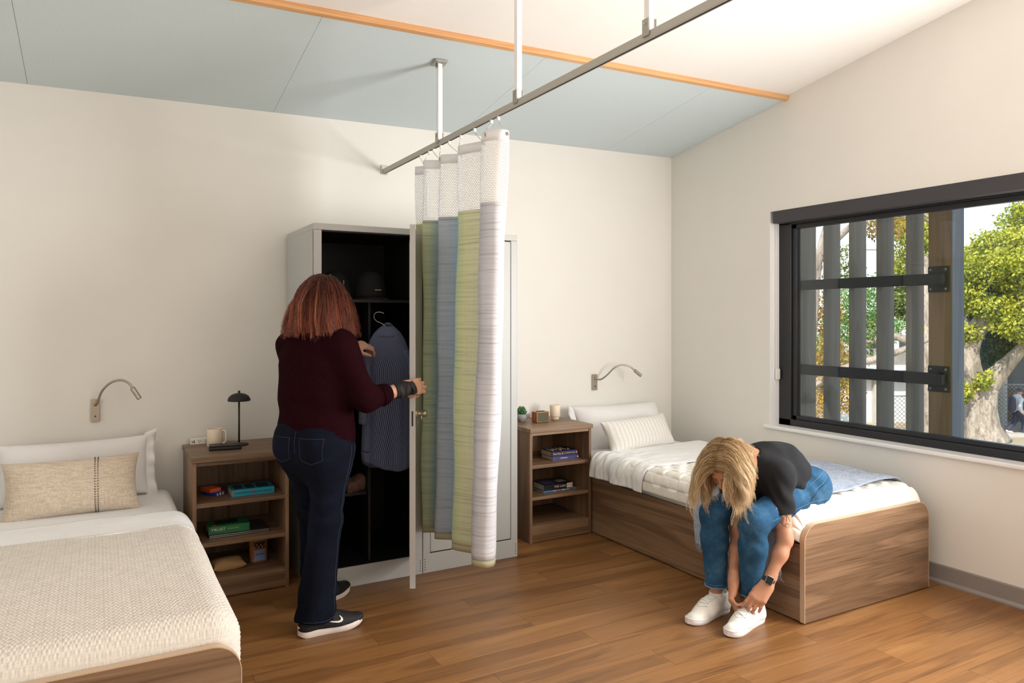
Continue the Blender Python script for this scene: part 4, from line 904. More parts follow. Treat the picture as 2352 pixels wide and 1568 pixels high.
# ---- buildings
D1 = np.array((.871, -.491, 0)); D2 = np.array((.491, .871, 0)); UP = np.array((0, 0, 1.))
def bblock(name, mat, par, o, a0, a1, d0, d1, z0, z1, bevel=0.):
    c = np.array(o)+D1*(a0+a1)/2+D2*(d0+d1)/2; c[2] = (z0+z1)/2; return MB().obox(c, D1, D2, UP, (a1-a0)/2, abs(d1-d0)/2, (z1-z0)/2).build(name, mat, par, bevel=bevel)
o = np.array((35.6, 24.9, 0)); tb_ = thing('tall_building', 'tall plain white building far behind the slats', 'building', (36, 24, GZ))
bblock('wall', 'stucco_white', tb_, o, -2, 6.0, 0, 8, GZ, 5.6); bblock('parapet', 'stucco_white', tb_, o, -2.1, 6.1, -.1, 8.1, 5.6, 5.9)
for z in (1.5, 3.6): bblock('string_course', 'concrete', tb_, o, -2.02, 6.02, -.04, .02, z, z+.08)
for a in (-1.2, 1.2, 3.6):
    f_ = bblock('window', 'far_window', tb_, o, a, a+1.0, -.03, .02, -1.2, .2); bblock('lintel', 'concrete', f_, o, a-.1, a+1.1, -.08, .02, .2, .35)
o = np.array((20.8, 14.9, 0)); lb_ = thing('low_building', 'low white garage with flat grey roof seen between the slats', 'building', (22, 14.5, GZ))
bblock('wall', 'stucco_white', lb_, o, -1.5, 3.6, 0, 3.2, GZ, -.95); bblock('roof', 'roof_gravel', lb_, o, -2.0, 4.2, -.5, 3.6, -.42, .05); bblock('fascia', 'stucco_white', lb_, o, -2.05, 4.25, -.56, -.5, -.62, -.42)
bblock('brown_beam', 'brown_beam', lb_, o, -2.0, 4.2, -.45, -.2, -.95, -.62); bblock('pier', 'concrete', lb_, o, 2.1, 2.5, -.25, 0, GZ, -.95); bblock('garage_door', 'brown_beam', lb_, o, -1.2, .6, -.05, .02, -2.0, -1.05)
o = np.array((24.9, 11.0, 0)); sh = thing('brown_house', 'dark brown house with a porch post behind the chain link fence', 'building', (26, 10, GZ))
bblock('wall', 'dark_brick', sh, o, -.3, 4.5, 1.5, 4, GZ, .6); bblock('roof', 'brown_beam', sh, o, -.5, 4.8, .3, 4.2, .6, .85); bblock('porch_post', 'concrete', sh, o, 1.05, 1.3, .4, .6, GZ, .6); bblock('window', 'far_window', sh, o, 2.0, 3.0, 1.44, 1.52, -1.4, .1)
o = np.array((19.4, 11.2, 0))
def fence(label, o, a0, a1, h, n):
    F = thing('chain_link_fence', label, 'fence', tuple(o+D1*(a0+a1)/2+UP*GZ), 'chain link fences outdoors')
    for i in range(n):
        p = o+D1*(a0+(a1-a0)*i/(n-1)); MB().tube([p+UP*GZ, p+UP*(GZ+h+.05)], .035, 10).build('post', 'galvanised', F)
    MB().tube([o+D1*a0+UP*(GZ+h), o+D1*a1+UP*(GZ+h)], .022, 8).build('top_rail', 'galvanised', F)
    m = MB().add([o+D1*a0+UP*(GZ+.04), o+D1*a1+UP*(GZ+.04), o+D1*a1+UP*(GZ+h), o+D1*a0+UP*(GZ+h)], [(0, 1, 2, 3)]); m.uv = [(0, 0), (a1-a0, 0), (a1-a0, h), (0, h)]; m.build('wire_mesh', 'chain_link', F)
fence('chain link fence seen between the slats near the post', o, -.2, 2.2, 1.45, 3)
fence('chain link fence behind the walking pedestrian', np.array((23.3, 10.2, 0)), -.3, 3.2, 1.75, 4)
struct(MB().obox((24.0, 9.1, GZ+.06), D1, D2, UP, 2.6, .16, .06).build('kerb', 'concrete'), 'concrete kerb by the old tree')
# ================================================================ PEOPLE: signed-distance modelling kit
from mathutils.bvhtree import BVHTree
A_ = lambda *p: np.array(p, float)
def unit(v): v = np.array(v, float); return v/(np.linalg.norm(v)+1e-12)
class Cone:
    """tapered capsule a->b; sq=(dir, factor) flattens it along dir"""
    def __init__(s, a, b, ra, rb, k=.02, sq=None, op='add'):
        s.a, s.b, s.ra, s.rb, s.k, s.op = A_(*a), A_(*b), ra, rb, k, op; s.sq = (unit(sq[0]), sq[1]) if sq else None
    def box(s): m = max(s.ra, s.rb); return np.minimum(s.a, s.b)-m, np.maximum(s.a, s.b)+m
    def d(s, p):
        ba = s.b-s.a; t = np.clip(((p-s.a)@ba)/(ba@ba+1e-12), 0, 1); q = p-s.a-t[..., None]*ba
        if s.sq: u, f = s.sq; c = q@u; q = q+u*(c*(1/f-1))[..., None]
        r = np.linalg.norm(q, axis=-1)-(s.ra+(s.rb-s.ra)*t); return r*(s.sq[1] if s.sq and s.sq[1] < 1 else 1)
class Ell:
    def __init__(s, c, r, R=None, k=.02, op='add'):
        s.c, s.r, s.k, s.op = A_(*c), A_(*r), k, op; s.R = np.eye(3) if R is None else np.array(R, float)   # rows = local axes
    def box(s): m = max(s.r); return s.c-m, s.c+m
    def d(s, p):
        q = (p-s.c)@s.R.T; k0 = np.linalg.norm(q/s.r, axis=-1); k1 = np.linalg.norm(q/(s.r**2), axis=-1)+1e-9; return k0*(k0-1)/k1
class Plane:
    """keeps the side n.p < o (op cut)"""
    def __init__(s, p, n, k=.004): s.p, s.n, s.k, s.op = A_(*p), unit(n), k, 'cut'
    def d(s, p): return (p-s.p)@s.n
def smin(a, b, k):
    if k <= 0: return np.minimum(a, b)
    h = np.clip(k-np.abs(a-b), 0, None)/k; return np.minimum(a, b)-h*h*k*.25
def sdf_mesh(prims, h, rough=None):
    adds = [q for q in prims if q.op == 'add']; pad = 3*h+.5*max(q.k for q in adds); lo = np.min([q.box()[0] for q in adds], 0)-pad; hi = np.max([q.box()[1] for q in adds], 0)+pad
    n = np.ceil((hi-lo)/h).astype(int)+1; D = np.full(n, 1.0, np.float64); ax = [lo[i]+h*np.arange(n[i]) for i in range(3)]
    for q in prims:
        if q.op == 'cut': sl = (slice(None),)*3
        else:
            a, b = q.box(); a = np.clip(((a-q.k-2*h-lo)/h).astype(int), 0, n); b = np.clip(((b+q.k+2*h-lo)/h).astype(int)+2, 0, n); sl = tuple(slice(a[i], b[i]) for i in range(3))
        P = np.stack(np.meshgrid(*[ax[i][sl[i]] for i in range(3)], indexing='ij'), -1)
        if P.size == 0: continue
        d = q.d(P)
        if q.op == 'add': D[sl] = smin(D[sl], d, q.k)
        elif q.op == 'sub': D[sl] = -smin(-D[sl], d, q.k)
        else: D[sl] = -smin(-D[sl], -d, q.k)
    if rough is not None:
        pass
    S = D < 0; c = [S[i:n[0]-1+i, j:n[1]-1+j, k:n[2]-1+k] for i in (0, 1) for j in (0, 1) for k in (0, 1)]
    cnt = sum(x.astype(np.int8) for x in c); act = (cnt > 0) & (cnt < 8); I = np.argwhere(act); idx = -np.ones(act.shape, int); idx[act] = np.arange(len(I))
    acc = np.zeros((len(I), 3)); num = np.zeros(len(I)); cor = [(i, j, k) for i in (0, 1) for j in (0, 1) for k in (0, 1)]
    val = {q: D[I[:, 0]+q[0], I[:, 1]+q[1], I[:, 2]+q[2]] for q in cor}
    for q in cor:
        for axx in range(3):
            if q[axx] == 0:
                r = list(q); r[axx] = 1; r = tuple(r); a, b = val[q], val[r]; m = (a < 0) != (b < 0); t = np.where(m, a/(a-b+1e-15), 0)
                p = np.array(q, float)[None]+np.eye(3)[axx]*t[:, None]; acc += p*m[:, None]; num += m
    V = lo+h*(I+acc/num[:, None]); F = []
    for axx in range(3):
        u, w = [(1, 2), (2, 0), (0, 1)][axx]; s1 = [slice(None)]*3; s2 = [slice(None)]*3; s1[axx] = slice(0, -1); s2[axx] = slice(1, None)
        a, b = S[tuple(s1)], S[tuple(s2)]; E = np.argwhere(a != b); E = E[(E[:, u] > 0) & (E[:, w] > 0) & (E[:, u] < n[u]-1) & (E[:, w] < n[w]-1)]
        if not len(E): continue
        fl_ = a[E[:, 0], E[:, 1], E[:, 2]]
        def ci(du, dw): q = E.copy(); q[:, u] += du; q[:, w] += dw; return idx[q[:, 0], q[:, 1], q[:, 2]]
        f = np.stack([ci(-1, -1), ci(0, -1), ci(0, 0), ci(-1, 0)], 1); f[~fl_] = f[~fl_][:, ::-1]; F.append(f)
    return V, np.concatenate(F)
def vnormals(V, F):
    N = np.zeros_like(V); a = np.cross(V[F[:, 2]]-V[F[:, 0]], V[F[:, 3]]-V[F[:, 1]])
    for i in range(4): np.add.at(N, F[:, i], a)
    return N/(np.linalg.norm(N, axis=1)[:, None]+1e-12)
def relax(V, F, it=1, lam=.5):
    for _ in range(it):
        s = np.zeros_like(V); c = np.zeros(len(V))
        for i in range(4):
            for j in (1, 3): np.add.at(s, F[:, i], V[F[:, (i+j) % 4]]); np.add.at(c, F[:, i], 1)
        V = V*(1-lam)+lam*s/np.maximum(c, 1)[:, None]
    return V
def mesh_obj(name, parts, mat, parent, disp=None, it=1, attr=None, matfn=None):
    """parts: list of (prims, voxel); joined into one mesh object"""
    b = MB(); AV = []
    for prims, h in parts:
        V, F = sdf_mesh(prims, h); V = relax(V, F, it)
        if disp is not None: V = V+vnormals(V, F)*disp(V)[:, None]
        o = len(b.v); b.v += [tuple(q) for q in V]; b.f += [tuple(int(o+i) for i in q) for q in F]
    if matfn is not None:
        C = np.array(b.v)[np.array(b.f)].mean(1); b.mi = [int(q) for q in matfn(C)]
    return b.build(name, mat, parent, smooth=True)
def bvh_of(o):
    me = o.data; return BVHTree.FromPolygons([v.co for v in me.vertices], [tuple(p.vertices) for p in me.polygons])
def stitch(bvh, pts, dirn, r, name, mat, parent, n=6, lift=.0006, width=None):
    """thin line laid onto a surface: points cast along dirn"""
    P = smooth_path(pts, n) if len(pts) > 2 else [A_(*pts[0])*(1-t)+A_(*pts[1])*t for t in np.linspace(0, 1, 14)]; d = Vector(unit(dirn)); out = []
    for p in P:
        h = bvh.ray_cast(Vector(p)-d*.35, d)
        if h[0] is not None: out.append(np.array(h[0])+np.array(h[1])*lift)
    if len(out) > 2: return MB().tube(out, r, 5).build(name, mat, parent, smooth=True)
def ik(a, b, l1, l2, pole):
    a, b = A_(*a), A_(*b); d = b-a; L = min(np.linalg.norm(d), (l1+l2)*.999); u = unit(d); x = (l1*l1-l2*l2+L*L)/(2*L); hgt = math.sqrt(max(l1*l1-x*x, 0)); p = A_(*pole); p = unit(p-u*(p@u)); return a+u*x+p*hgt
# ---- hand: local X = towards thumb, Y = along fingers, Z = back of the hand
def hand(w, Y, Z, side, curls, thumb, s=1.0, spread=(.10, .02, -.05, -.13), fist=0.):
    """side=+1 when X = Y x Z points to the thumb, else -1. curls: 4 x (mcp, pip, dip) in radians, thumb: 3 directions in local axes"""
    Y = unit(Y); Z = unit(Z-Y*(A_(*Z)@Y)); X = np.cross(Y, Z)*side; L = lambda x, y, z: A_(*w)+(X*x+Y*y+Z*z)*s
    pr = []; base = [(.026, .088), (.006, .094), (-.014, .090), (-.032, .080)]; leng = [(.043, .026, .021), (.047, .030, .022), (.043, .028, .021), (.034, .020, .019)]; rad = [(.0098, .0088, .0080, .0066), (.0100, .0090, .0082, .0067), (.0095, .0086, .0078, .0064), (.0085, .0076, .0069, .0057)]
    pr.append(Cone(L(0, -.03, 0), L(0, .012, 0), .0265*s, .026*s, .02, (Z, .74)))
    for i, (bx, by) in enumerate(base):
        pr.append(Cone(L(bx*.55, .01, .001), L(bx, by, .0035), .0165*s, .0125*s, .016, (Z, .85)))
    pr.append(Cone(L(.018, .02, -.008), L(.024, .055, -.008), .018*s, .014*s, .016)); pr.append(Cone(L(-.022, .02, -.007), L(-.026, .06, -.006), .016*s, .012*s, .016))
    tips = []
    for i, (bx, by) in enumerate(base):
        p = L(bx, by, .002); ang = 0.; yaw = spread[i]; dirY = unit(Y*math.cos(yaw)+X*math.sin(yaw)); cur = p
        for j in range(3):
            ang += curls[i][j]; d = dirY*math.cos(ang)-Z*math.sin(ang); nx = cur+d*leng[i][j]*s
            pr.append(Cone(cur, nx, rad[i][j]*s, rad[i][j+1]*s, .004 if j else .009)); cur = nx
        tips.append((cur, d, dirY*math.sin(ang)+Z*math.cos(ang)))
    p = L(.020, .022, -.006); tl = (.042, .034, .027); tr = (.0155, .0115, .0100, .0078); cur = p
    for j in range(3):
        d = unit(X*thumb[j][0]+Y*thumb[j][1]+Z*thumb[j][2]); nx = cur+d*tl[j]*s; pr.append(Cone(cur, nx, tr[j]*s, tr[j+1]*s, .012 if j == 0 else .005)); cur = nx
    return pr, tips, cur
# ---- head: n = face direction, a = crown direction
def head(c, n, a, s=1.0):
    n = unit(n); a = unit(A_(*a)-n*(A_(*a)@n)); r = np.cross(n, a); c = A_(*c); L = lambda x, y, z: c+(r*x+n*y+a*z)*s; R = np.stack([r, n, a]); pr = []
    pr += [Ell(L(0, -.012, .030), (.074*s, .094*s, .082*s), R, .02), Ell(L(0, .018, -.015), (.062*s, .072*s, .085*s), R, .03), Cone(L(-.030, .030, -.075), L(.030, .030, -.075), .030*s, .030*s, .03), Cone(L(0, .062, -.092), L(0, .058, -.085), .020*s, .022*s, .03)]
    for q in (-1, 1): pr += [Ell(L(q*.031, .098, .005), (.017*s, .020*s, .012*s), R, .012, 'sub'), Ell(L(q*.031, .074, .004), (.0135*s, .0125*s, .0115*s), R, .002), Cone(L(q*.015, .086, .021), L(q*.044, .074, .022), .007*s, .006*s, .012), Ell(L(q*.043, .062, -.022), (.020*s, .016*s, .018*s), R, .02), Ell(L(q*.074, -.008, -.006), (.008*s, .018*s, .030*s), R, .006)]
    pr += [Cone(L(0, .086, .012), L(0, .106, -.026), .0068*s, .0105*s, .010), Cone(L(-.010, .094, -.029), L(.010, .094, -.029), .0075*s, .0075*s, .008)]
    pr += [Cone(L(-.019, .082, -.054), L(.019, .082, -.054), .0055*s, .0055*s, .006), Cone(L(0, .089, -.053), L(0, .089, -.0535), .0075*s, .0075*s, .008), Cone(L(-.013, .083, -.064), L(.013, .083, -.064), .0065*s, .0065*s, .005), Cone(L(-.022, .092, -.0585), L(.022, .092, -.0585), .0016*s, .0016*s, .002, op='sub')]
    return pr, L, R
# ---- hair
def hair(name, parent, mat, c, R, rad, roots, dirs, length, colliders, seed, gravity=.35, stiff=.8, wave=(0, 0), clump=16, r0=.0032, step=.014, spread=.009, tip=.25, lenvar=.12, shrink=.7, keep=None, zcut=None, flick=0.):
    """guide strands simulated as falling chains that slide over ellipsoid colliders; each guide carries a lock of thin tubes"""
    g = np.random.default_rng(seed); N = len(roots); P = np.array(roots, float); Dv = np.array(dirs, float); Ls = np.array(length)*(1+lenvar*g.normal(size=N)); S = int(max(Ls)/step)+1
    path = [P.copy()]; G = A_(0, 0, -1)
    for k in range(S):
        Dv = Dv*stiff+G*gravity+g.normal(size=P.shape)*.02; Dv /= np.linalg.norm(Dv, axis=1)[:, None]; Q = P+Dv*step
        for cc, cR, cr in colliders:
            q = (Q-cc)@cR.T; m = np.linalg.norm(q/cr, axis=1); ins = m < 1
            if ins.any():
                qq = q.copy(); qq[ins] /= m[ins][:, None]; Q[ins] = (qq@cR+cc)[ins]; nn = ((qq/cr**2)@cR); nn /= np.linalg.norm(nn, axis=1)[:, None]
                t = Dv-nn*np.minimum((Dv*nn).sum(1), 0)[:, None]; Dv[ins] = (t/(np.linalg.norm(t, axis=1)[:, None]+1e-9))[ins]
        P = Q; path.append(P.copy())
    path = np.stack(path, 1)                                    # N x S+1 x 3
    V = []; F = []; AT = []; nb = 3; off = 0
    for i in range(N):
        m = max(4, int(Ls[i]/step)); m = min(m, path.shape[1])
        if zcut is not None:
            zc_ = zcut(path[i])+g.normal()*.013; lo_ = np.argwhere(path[i, :, 2] < zc_); m = min(m, max(4, int(lo_[0, 0]))) if len(lo_) else m
        G_ = path[i, :m]; T = np.gradient(G_, axis=0); T /= np.linalg.norm(T, axis=1)[:, None]+1e-9; s = np.linspace(0, 1, m)
        rdir = unit(g.normal(size=3)); A0 = np.cross(T, rdir); A0 /= np.linalg.norm(A0, axis=1)[:, None]+1e-9; B0 = np.cross(T, A0); ph = g.random()*6.28; cv = g.random()
        fr_ = wave[1]*(.8+.4*g.random()); wv = wave[0]*np.clip(s*1.5-.35, 0, 1); base = G_+A0*(wv*np.sin(ph+fr_*s*Ls[i]))[:, None]+B0*(wv*.8*np.cos(ph+fr_*s*Ls[i]))[:, None]
        if flick: ou = base[-1]-c; ou[2] = 0; base = base+unit(ou)*(flick*(g.random()*1.5-.45)*s**3)[:, None]+A_(0, 0, 1)*(flick*.25*g.random()*s**4)[:, None]
        for j in range(clump):
            o2 = g.normal(size=2)*spread; sp = 1-shrink*s**1.2; mm = max(4, int(m*(1-.18*g.random()))); a2 = g.normal(size=2)*.0022
            C = base[:mm]+A0[:mm]*(o2[0]*sp[:mm]+a2[0]*np.sin(s[:mm]*9+j))[:, None]+B0[:mm]*(o2[1]*sp[:mm]+a2[1]*np.cos(s[:mm]*7+j))[:, None]
            rr = r0*(.5+.5*g.random())*np.clip(1.02-s[:mm]/s[mm-1], 0, 1)**tip; rr[0] *= .6
            vs = np.stack([C+(A0[:mm]*math.cos(2.0944*k)+B0[:mm]*math.sin(2.0944*k))*rr[:, None] for k in range(nb)], 1).reshape(-1, 3); V.append(vs)
            ii = np.arange(mm-1)[:, None]*nb; kk = np.arange(nb)[None]; k2 = (kk+1) % nb; F.append((np.stack([ii+kk, ii+k2, ii+nb+k2, ii+nb+kk], -1)+off).reshape(-1, 4)); off += mm*nb
            AT.append(np.repeat(np.clip(cv*.75+.25*g.random()+.0*s[:mm], 0, 1)+2.0*0, nb)+0*np.repeat(s[:mm], nb)); AT[-1] = AT[-1]*.62+.38*np.repeat(np.clip(s[:mm]*1.6, 0, 1), nb)
    b = MB(); b.v = [tuple(q) for q in np.concatenate(V)]; b.f = [tuple(int(x) for x in q) for q in np.concatenate(F)]
    o = b.build(name, mat, parent, smooth=True, attr=np.concatenate(AT)); return o
def hair_mat(name, stops, rough=.38):
    k = NT(name); at = k.node('ShaderNodeAttribute'); at.attribute_name = 'var'; k.inp('Base Color', k.ramp(at.outputs['Fac'], stops)); k.inp('Roughness', rough); k.inp('Specular IOR Level', .55)
hair_mat('auburn_hair', [(0, lin(30, 11, 7)), (.35, lin(72, 28, 15)), (.7, lin(128, 58, 34)), (1, lin(196, 116, 84))], .28)
hair_mat('blonde_hair', [(0, lin(112, 82, 52)), (.3, lin(160, 124, 82)), (.6, lin(212, 182, 138)), (1, lin(246, 226, 190))], .4)
def skin(name, c):
    k = NT(name); v = k.coord(); n = k.noise(v, 14, 4, .6); d = tuple(x*.9 for x in c[:3])+(1,); k.inp('Base Color', k.ramp(n, [(.3, d), (.7, c)])); k.inp('Roughness', .5); k.inp('Subsurface Weight', .12); k.inp('Subsurface Radius', (.012, .005, .003)); k.bump(k.noise(v, 300, 3), .05, .001)
skin('skin_fair', lin(216, 166, 140)); skin('skin_tan', lin(196, 142, 112)); plain('lips', lin(186, 104, 96), .45); plain('nail', lin(226, 180, 160), .3); plain('eyebrow', lin(110, 80, 56), .7)
def knitmat(name, c):
    k = NT(name); v = k.coord(); n = k.noise(v, 90, 3, .6); s = k.math('SINE', k.math('MULTIPLY', k.sep(v)[2], 1500.)); d = tuple(x*.7 for x in c[:3])+(1,)
    k.inp('Base Color', k.ramp(n, [(.3, d), (.7, c)])); k.inp('Roughness', .95); k.inp('Specular IOR Level', .04); k.bump(k.math('ADD', n, k.math('MULTIPLY', s, .12)), .2, .002)
knitmat('burgundy_knit', lin(36, 10, 16)); knitmat('burgundy_rib', lin(33, 9, 15))
def denim(name, dark, mid, light, wear):
    k = NT(name); v = k.coord(); w = k.noise(k.coord(scale=(1, 1, .3)), 900, 2); b = k.noise(v, 7, 5, .65)
    c = k.ramp(k.math('ADD', k.math('MULTIPLY', w, .3), k.math('MULTIPLY', b, wear+.18)), [(.25, dark), (.5, mid), (.78, light)]); k.inp('Base Color', c); k.inp('Roughness', .9); k.inp('Specular IOR Level', .12); k.bump(w, .3, .002)
denim('denim_dark', lin(6, 8, 15), lin(11, 15, 28), lin(23, 31, 52), .5); denim('denim_mid', lin(22, 46, 70), lin(44, 82, 114), lin(100, 138, 168), .5)
plain('stitch_blue', lin(52, 62, 90), .8); plain('stitch_pale', lin(104, 138, 166), .8); plain('stitch_dark', lin(30, 44, 66), .8)
plain('black_tee', lin(14, 15, 20), .95, noise=.12, nscale=200, bump=.1); plain('brace_black', lin(22, 22, 24), .8, noise=.2, nscale=120); plain('brace_strap', lin(44, 44, 47), .7)
plain('shoe_black', lin(18, 18, 20), .75, noise=.15, nscale=200); plain('shoe_white', lin(240, 238, 232), .5, noise=.02, nscale=80); plain('sole_white', lin(238, 234, 236), .45); plain('sole_cream', lin(232, 220, 212), .5, noise=.05, nscale=12); plain('sole_grey', lin(88, 94, 98), .5); plain('lace', lin(240, 238, 234), .8); plain('eyelet', lin(90, 90, 96), .4, .6)
plain('foxing', lin(196, 192, 190), .6); plain('tattoo_ink', lin(122, 94, 84), .6); plain('watch_band', lin(50, 50, 52), .5); plain('watch_glass', lin(10, 10, 12), .08); plain('bracelet', lin(210, 205, 195), .25, 1.)
def wrinkle(amp, f, seed, zs=1.0): return lambda V: amp*fbm(V*A_(1, 1, zs), seed, 3, f)
# ---- footwear
OUT_T = np.array([0, .012, .04, .09, .16, .3, .45, .6, .72, .82, .9, .95, .98, 1.0]); OUT_L = np.array([0, .013, .022, .028, .031, .030, .031, .036, .040, .040, .035, .027, .018, 0]); OUT_R = np.array([0, .013, .022, .028, .031, .031, .034, .042, .047, .045, .038, .029, .019, 0])
def shoe(parent, heel, d, L, inner, kind):
    """heel: ground point under the heel end, d: toe direction; inner = +1/-1 sign of the local side (left of d) that is the inner side"""
    d = unit(A_(d[0], d[1], 0)); lf = A_(-d[1], d[0], 0)*inner; heel = A_(*heel); W = lambda x, y, z: heel+d*x+lf*y+A_(0, 0, 1)*z
    S = thing_part('shoe', parent)
    t = .5-.5*np.cos(np.linspace(0, PI, 45)); yl = np.interp(t, OUT_T, OUT_L)*L/.28; yr = np.interp(t, OUT_T, OUT_R)*L/.28
    ol = [(x*L, y) for x, y in zip(t, yl)]+[(x*L, -y) for x, y in zip(t[::-1][1:-1], yr[::-1][1:-1])]
    run = kind == 'runner'; spring = (lambda x: .022*max(0, (x/L-.68)/.32)**1.8+(.012*max(0, (.12-x/L)/.12)**1.5)) if run else (lambda x: .007*max(0, (x/L-.75)/.25)**2)
    top = (lambda x: .040-.012*np.clip((x/L-.25)/.5, 0, 1)+spring(x)*.9) if run else (lambda x: .026+spring(x))
    lev = [(-.10, 0), (-.04, .06), (.0, .5), (-.01, .92), (-.05, 1.0)]; rings = []
    for off, k in lev:
        rings.append([W(x+(.006 if run else .002)*np.sign(x/L-.5)*(1-k)*(-1)*abs(2*x/L-1)**6*0, y*(1+off), spring(x)+(top(x)-spring(x))*k) for x, y in ol])
    kq = len(ol); b = MB(); b.add([p for r in rings for p in r], [(i*kq+j, i*kq+(j+1) % kq, (i+1)*kq+(j+1) % kq, (i+1)*kq+j) for i in range(len(rings)-1) for j in range(kq)]+[tuple(dict.fromkeys((o_+i, o_+i+1, o_+(kq-i-1), o_+(kq-i) % kq if i else o_))) for o_ in (0, (len(rings)-1)*kq) for i in range(len(t)-1)])
    b.build('sole', 'sole_cream' if run else 'sole_white', S, smooth=True)
    u = [Cone(W(.034*L/.28, 0, .035), W(.045*L/.28, 0, .085), .0335, .034, .03), Cone(W(.05, 0, .04), W(.15*L/.28, -.001, .035), .034, .040, .03), Cone(W(.13*L/.28, 0, .05), W(.19*L/.28, -.002, .035), .034, .037, .04), Cone(W(.17*L/.28, -.003, .029), W(.236*L/.28, -.003, .025), .0400, .0360, .02, (A_(0, 0, 1), .70)),
         Cone(W(.08*L/.28, 0, .075), W(.155*L/.28, 0, .055), .031, .026, .03)]
    if run: u += [Cone(W(.19, -.003, .042), W(.258*L/.28, -.003, .042), .036, .022, .03, (A_(0, 0, 1), .62))]
    u += [Cone(W(.052, 0, .095), W(.060, 0, .16), .027, .030, .004, op='sub'), Plane(W(.1, 0, .020 if not run else .029), (0, 0, -1))]
    if not run: MB().tube([W(.5*L+(x-.5*L)*.995, y*.995, top(x)-.003) for x, y in ol]+[W(ol[0][0], ol[0][1], top(0)-.003)], .0011, 5, caps=False).build('foxing_line', 'foxing', S, smooth=True)
    up = mesh_obj('upper', [(u, .0034)], 'shoe_black' if run else 'shoe_white', S)
    bv = bvh_of(up)
    def on_top(x, y):
        h = bv.ray_cast(Vector(W(x, y, .3)), Vector((0, 0, -1))); return np.array(h[0]), np.array(h[1])
    if not run:
        k_ = L/.28
        for i in range(6):
            x = (.108+.015*i)*k_; hw = .017+.0008*i; pts = []
            for y in np.linspace(-hw, hw, 7): h, nn = on_top(x+(.004 if i % 2 else -.004)*y/hw, y); pts.append(h+nn*.0022)
            MB().tube(pts, .0030, 6, squash=.5).build('lace', 'lace', S, smooth=True)
            for sgn in (-1, 1):
                h, nn = on_top(x+.004, sgn*(hw+.005)); MB().lathe([(0, 0), (.0024, 0), (.0024, .001), (0, .001)], h+nn*.0002, 8).build('eyelet', 'eyelet', S)
        pts = []
        for a in np.linspace(-.95, .95, 15):
            h, nn = on_top((.206-.028*abs(a)**1.5)*k_, .034*a); pts.append(h+nn*.0004)
        MB().tube(pts, .0011, 5).build('toe_seam', 'foxing', S, smooth=True)
        tg = [Cone(W(.098*k_, 0, .083), W(.078*k_, 0, .118), .020, .021, .01, (A_(d[0], d[1], .6), .35))]; mesh_obj('tongue', [(tg, .004)], 'shoe_white', S)
    return S, W, up, bv
def thing_part(name, parent):
    o = bpy.data.objects.new(name, None); COL.objects.link(o); o.parent = parent; o.matrix_parent_inverse = parent_world(parent).inverted(); o.empty_display_size = .03; return o
# ================================================================ STANDING WOMAN AT THE LOCKER
P1 = A_(-3.03, -.935, 0); fb_ = unit((.80, .60, 0)); rt_ = A_(fb_[1], -fb_[0], 0)
def Q1(f, r, z): return P1+fb_*f+rt_*r+A_(0, 0, z)
w1p = thing('person', 'standing woman with auburn hair in burgundy sweater and dark jeans at the open locker', 'person', tuple(P1))
shR, shL = Q1(-.005, .152, 1.285), Q1(.02, -.158, 1.285)
wrR = A_(-2.668, -1.118, 1.080); elR = A_(-2.855, -1.14, 1.040); wrL = A_(-2.815, -.745, 1.262); elL = ik(shL, wrL, .275, .235, (-.55, .1, -1))
hdc = Q1(.055, .0, 1.488); hdn = unit((.62, .74, -.32)); hda = unit(A_(.20, .25, 1.0))
hp, hL, hR = head(hdc, hdn, hda, 1.0)
dF = unit((.95, .10, .06))
hr, tipsR, _ = hand(wrR, dF, (.10, -1, .05), 1, [(.35, 1.0, .5), (.45, 1.05, .5), (.5, 1.05, .5), (.5, 1.0, .45)], [(.5, .75, -.4), (.25, .9, -.35), (.0, .9, -.45)], .95)
# make sure the thumb lies upwards
hl, tipsL, _ = hand(wrL, unit((.93, -.02, .16)), unit((-.1, -.45, .9)), 1, [(.5, .7, .4), (.55, .8, .4), (.55, .8, .4), (.5, .8, .4)], [(.5, .8, -.3), (.2, .9, -.4), (.0, .9, -.5)], .92)
body = hp+[Cone(hdc-hda*.09-hdn*.015, Q1(.0, 0, 1.33), .050, .058, .03), Cone(Q1(0, -.12, 1.30), Q1(0, .12, 1.30), .05, .05, .04), Cone(Q1(0, 0, 1.30), Q1(0, 0, .95), .12, .12, .05, (fb_, .7)), Cone(Q1(0, 0, .95), Q1(0, 0, .88), .13, .14, .05, (fb_, .75))]
for s, e, w in ((shR, elR, wrR), (shL, elL, wrL)): body += [Cone(s, e, .045, .037, .03), Cone(e, w, .038, .026, .02)]
for hip, kn, an in ((Q1(0, .085, .86), Q1(-.06, .095, .47), Q1(-.145, .105, .10)), (Q1(.01, -.085, .86), Q1(.075, -.085, .47), Q1(.115, -.085, .10))): body += [Cone(hip, kn, .075, .05, .04), Cone(kn, an, .048, .034, .02)]
lipc = hL(0, .088, -.059)
bd = mesh_obj('body', [(body, .0065), (hr+[Cone(elR+(wrR-elR)*.45, wrR, .033, .0265, .02)], .0032), (hl+[Cone(elL+(wrL-elL)*.6, wrL, .031, .0255, .02)], .0032)], ['skin_fair', 'lips'], w1p, matfn=lambda C: (np.linalg.norm((C-lipc)*A_(1, 1, 1.2), axis=1) < .016))
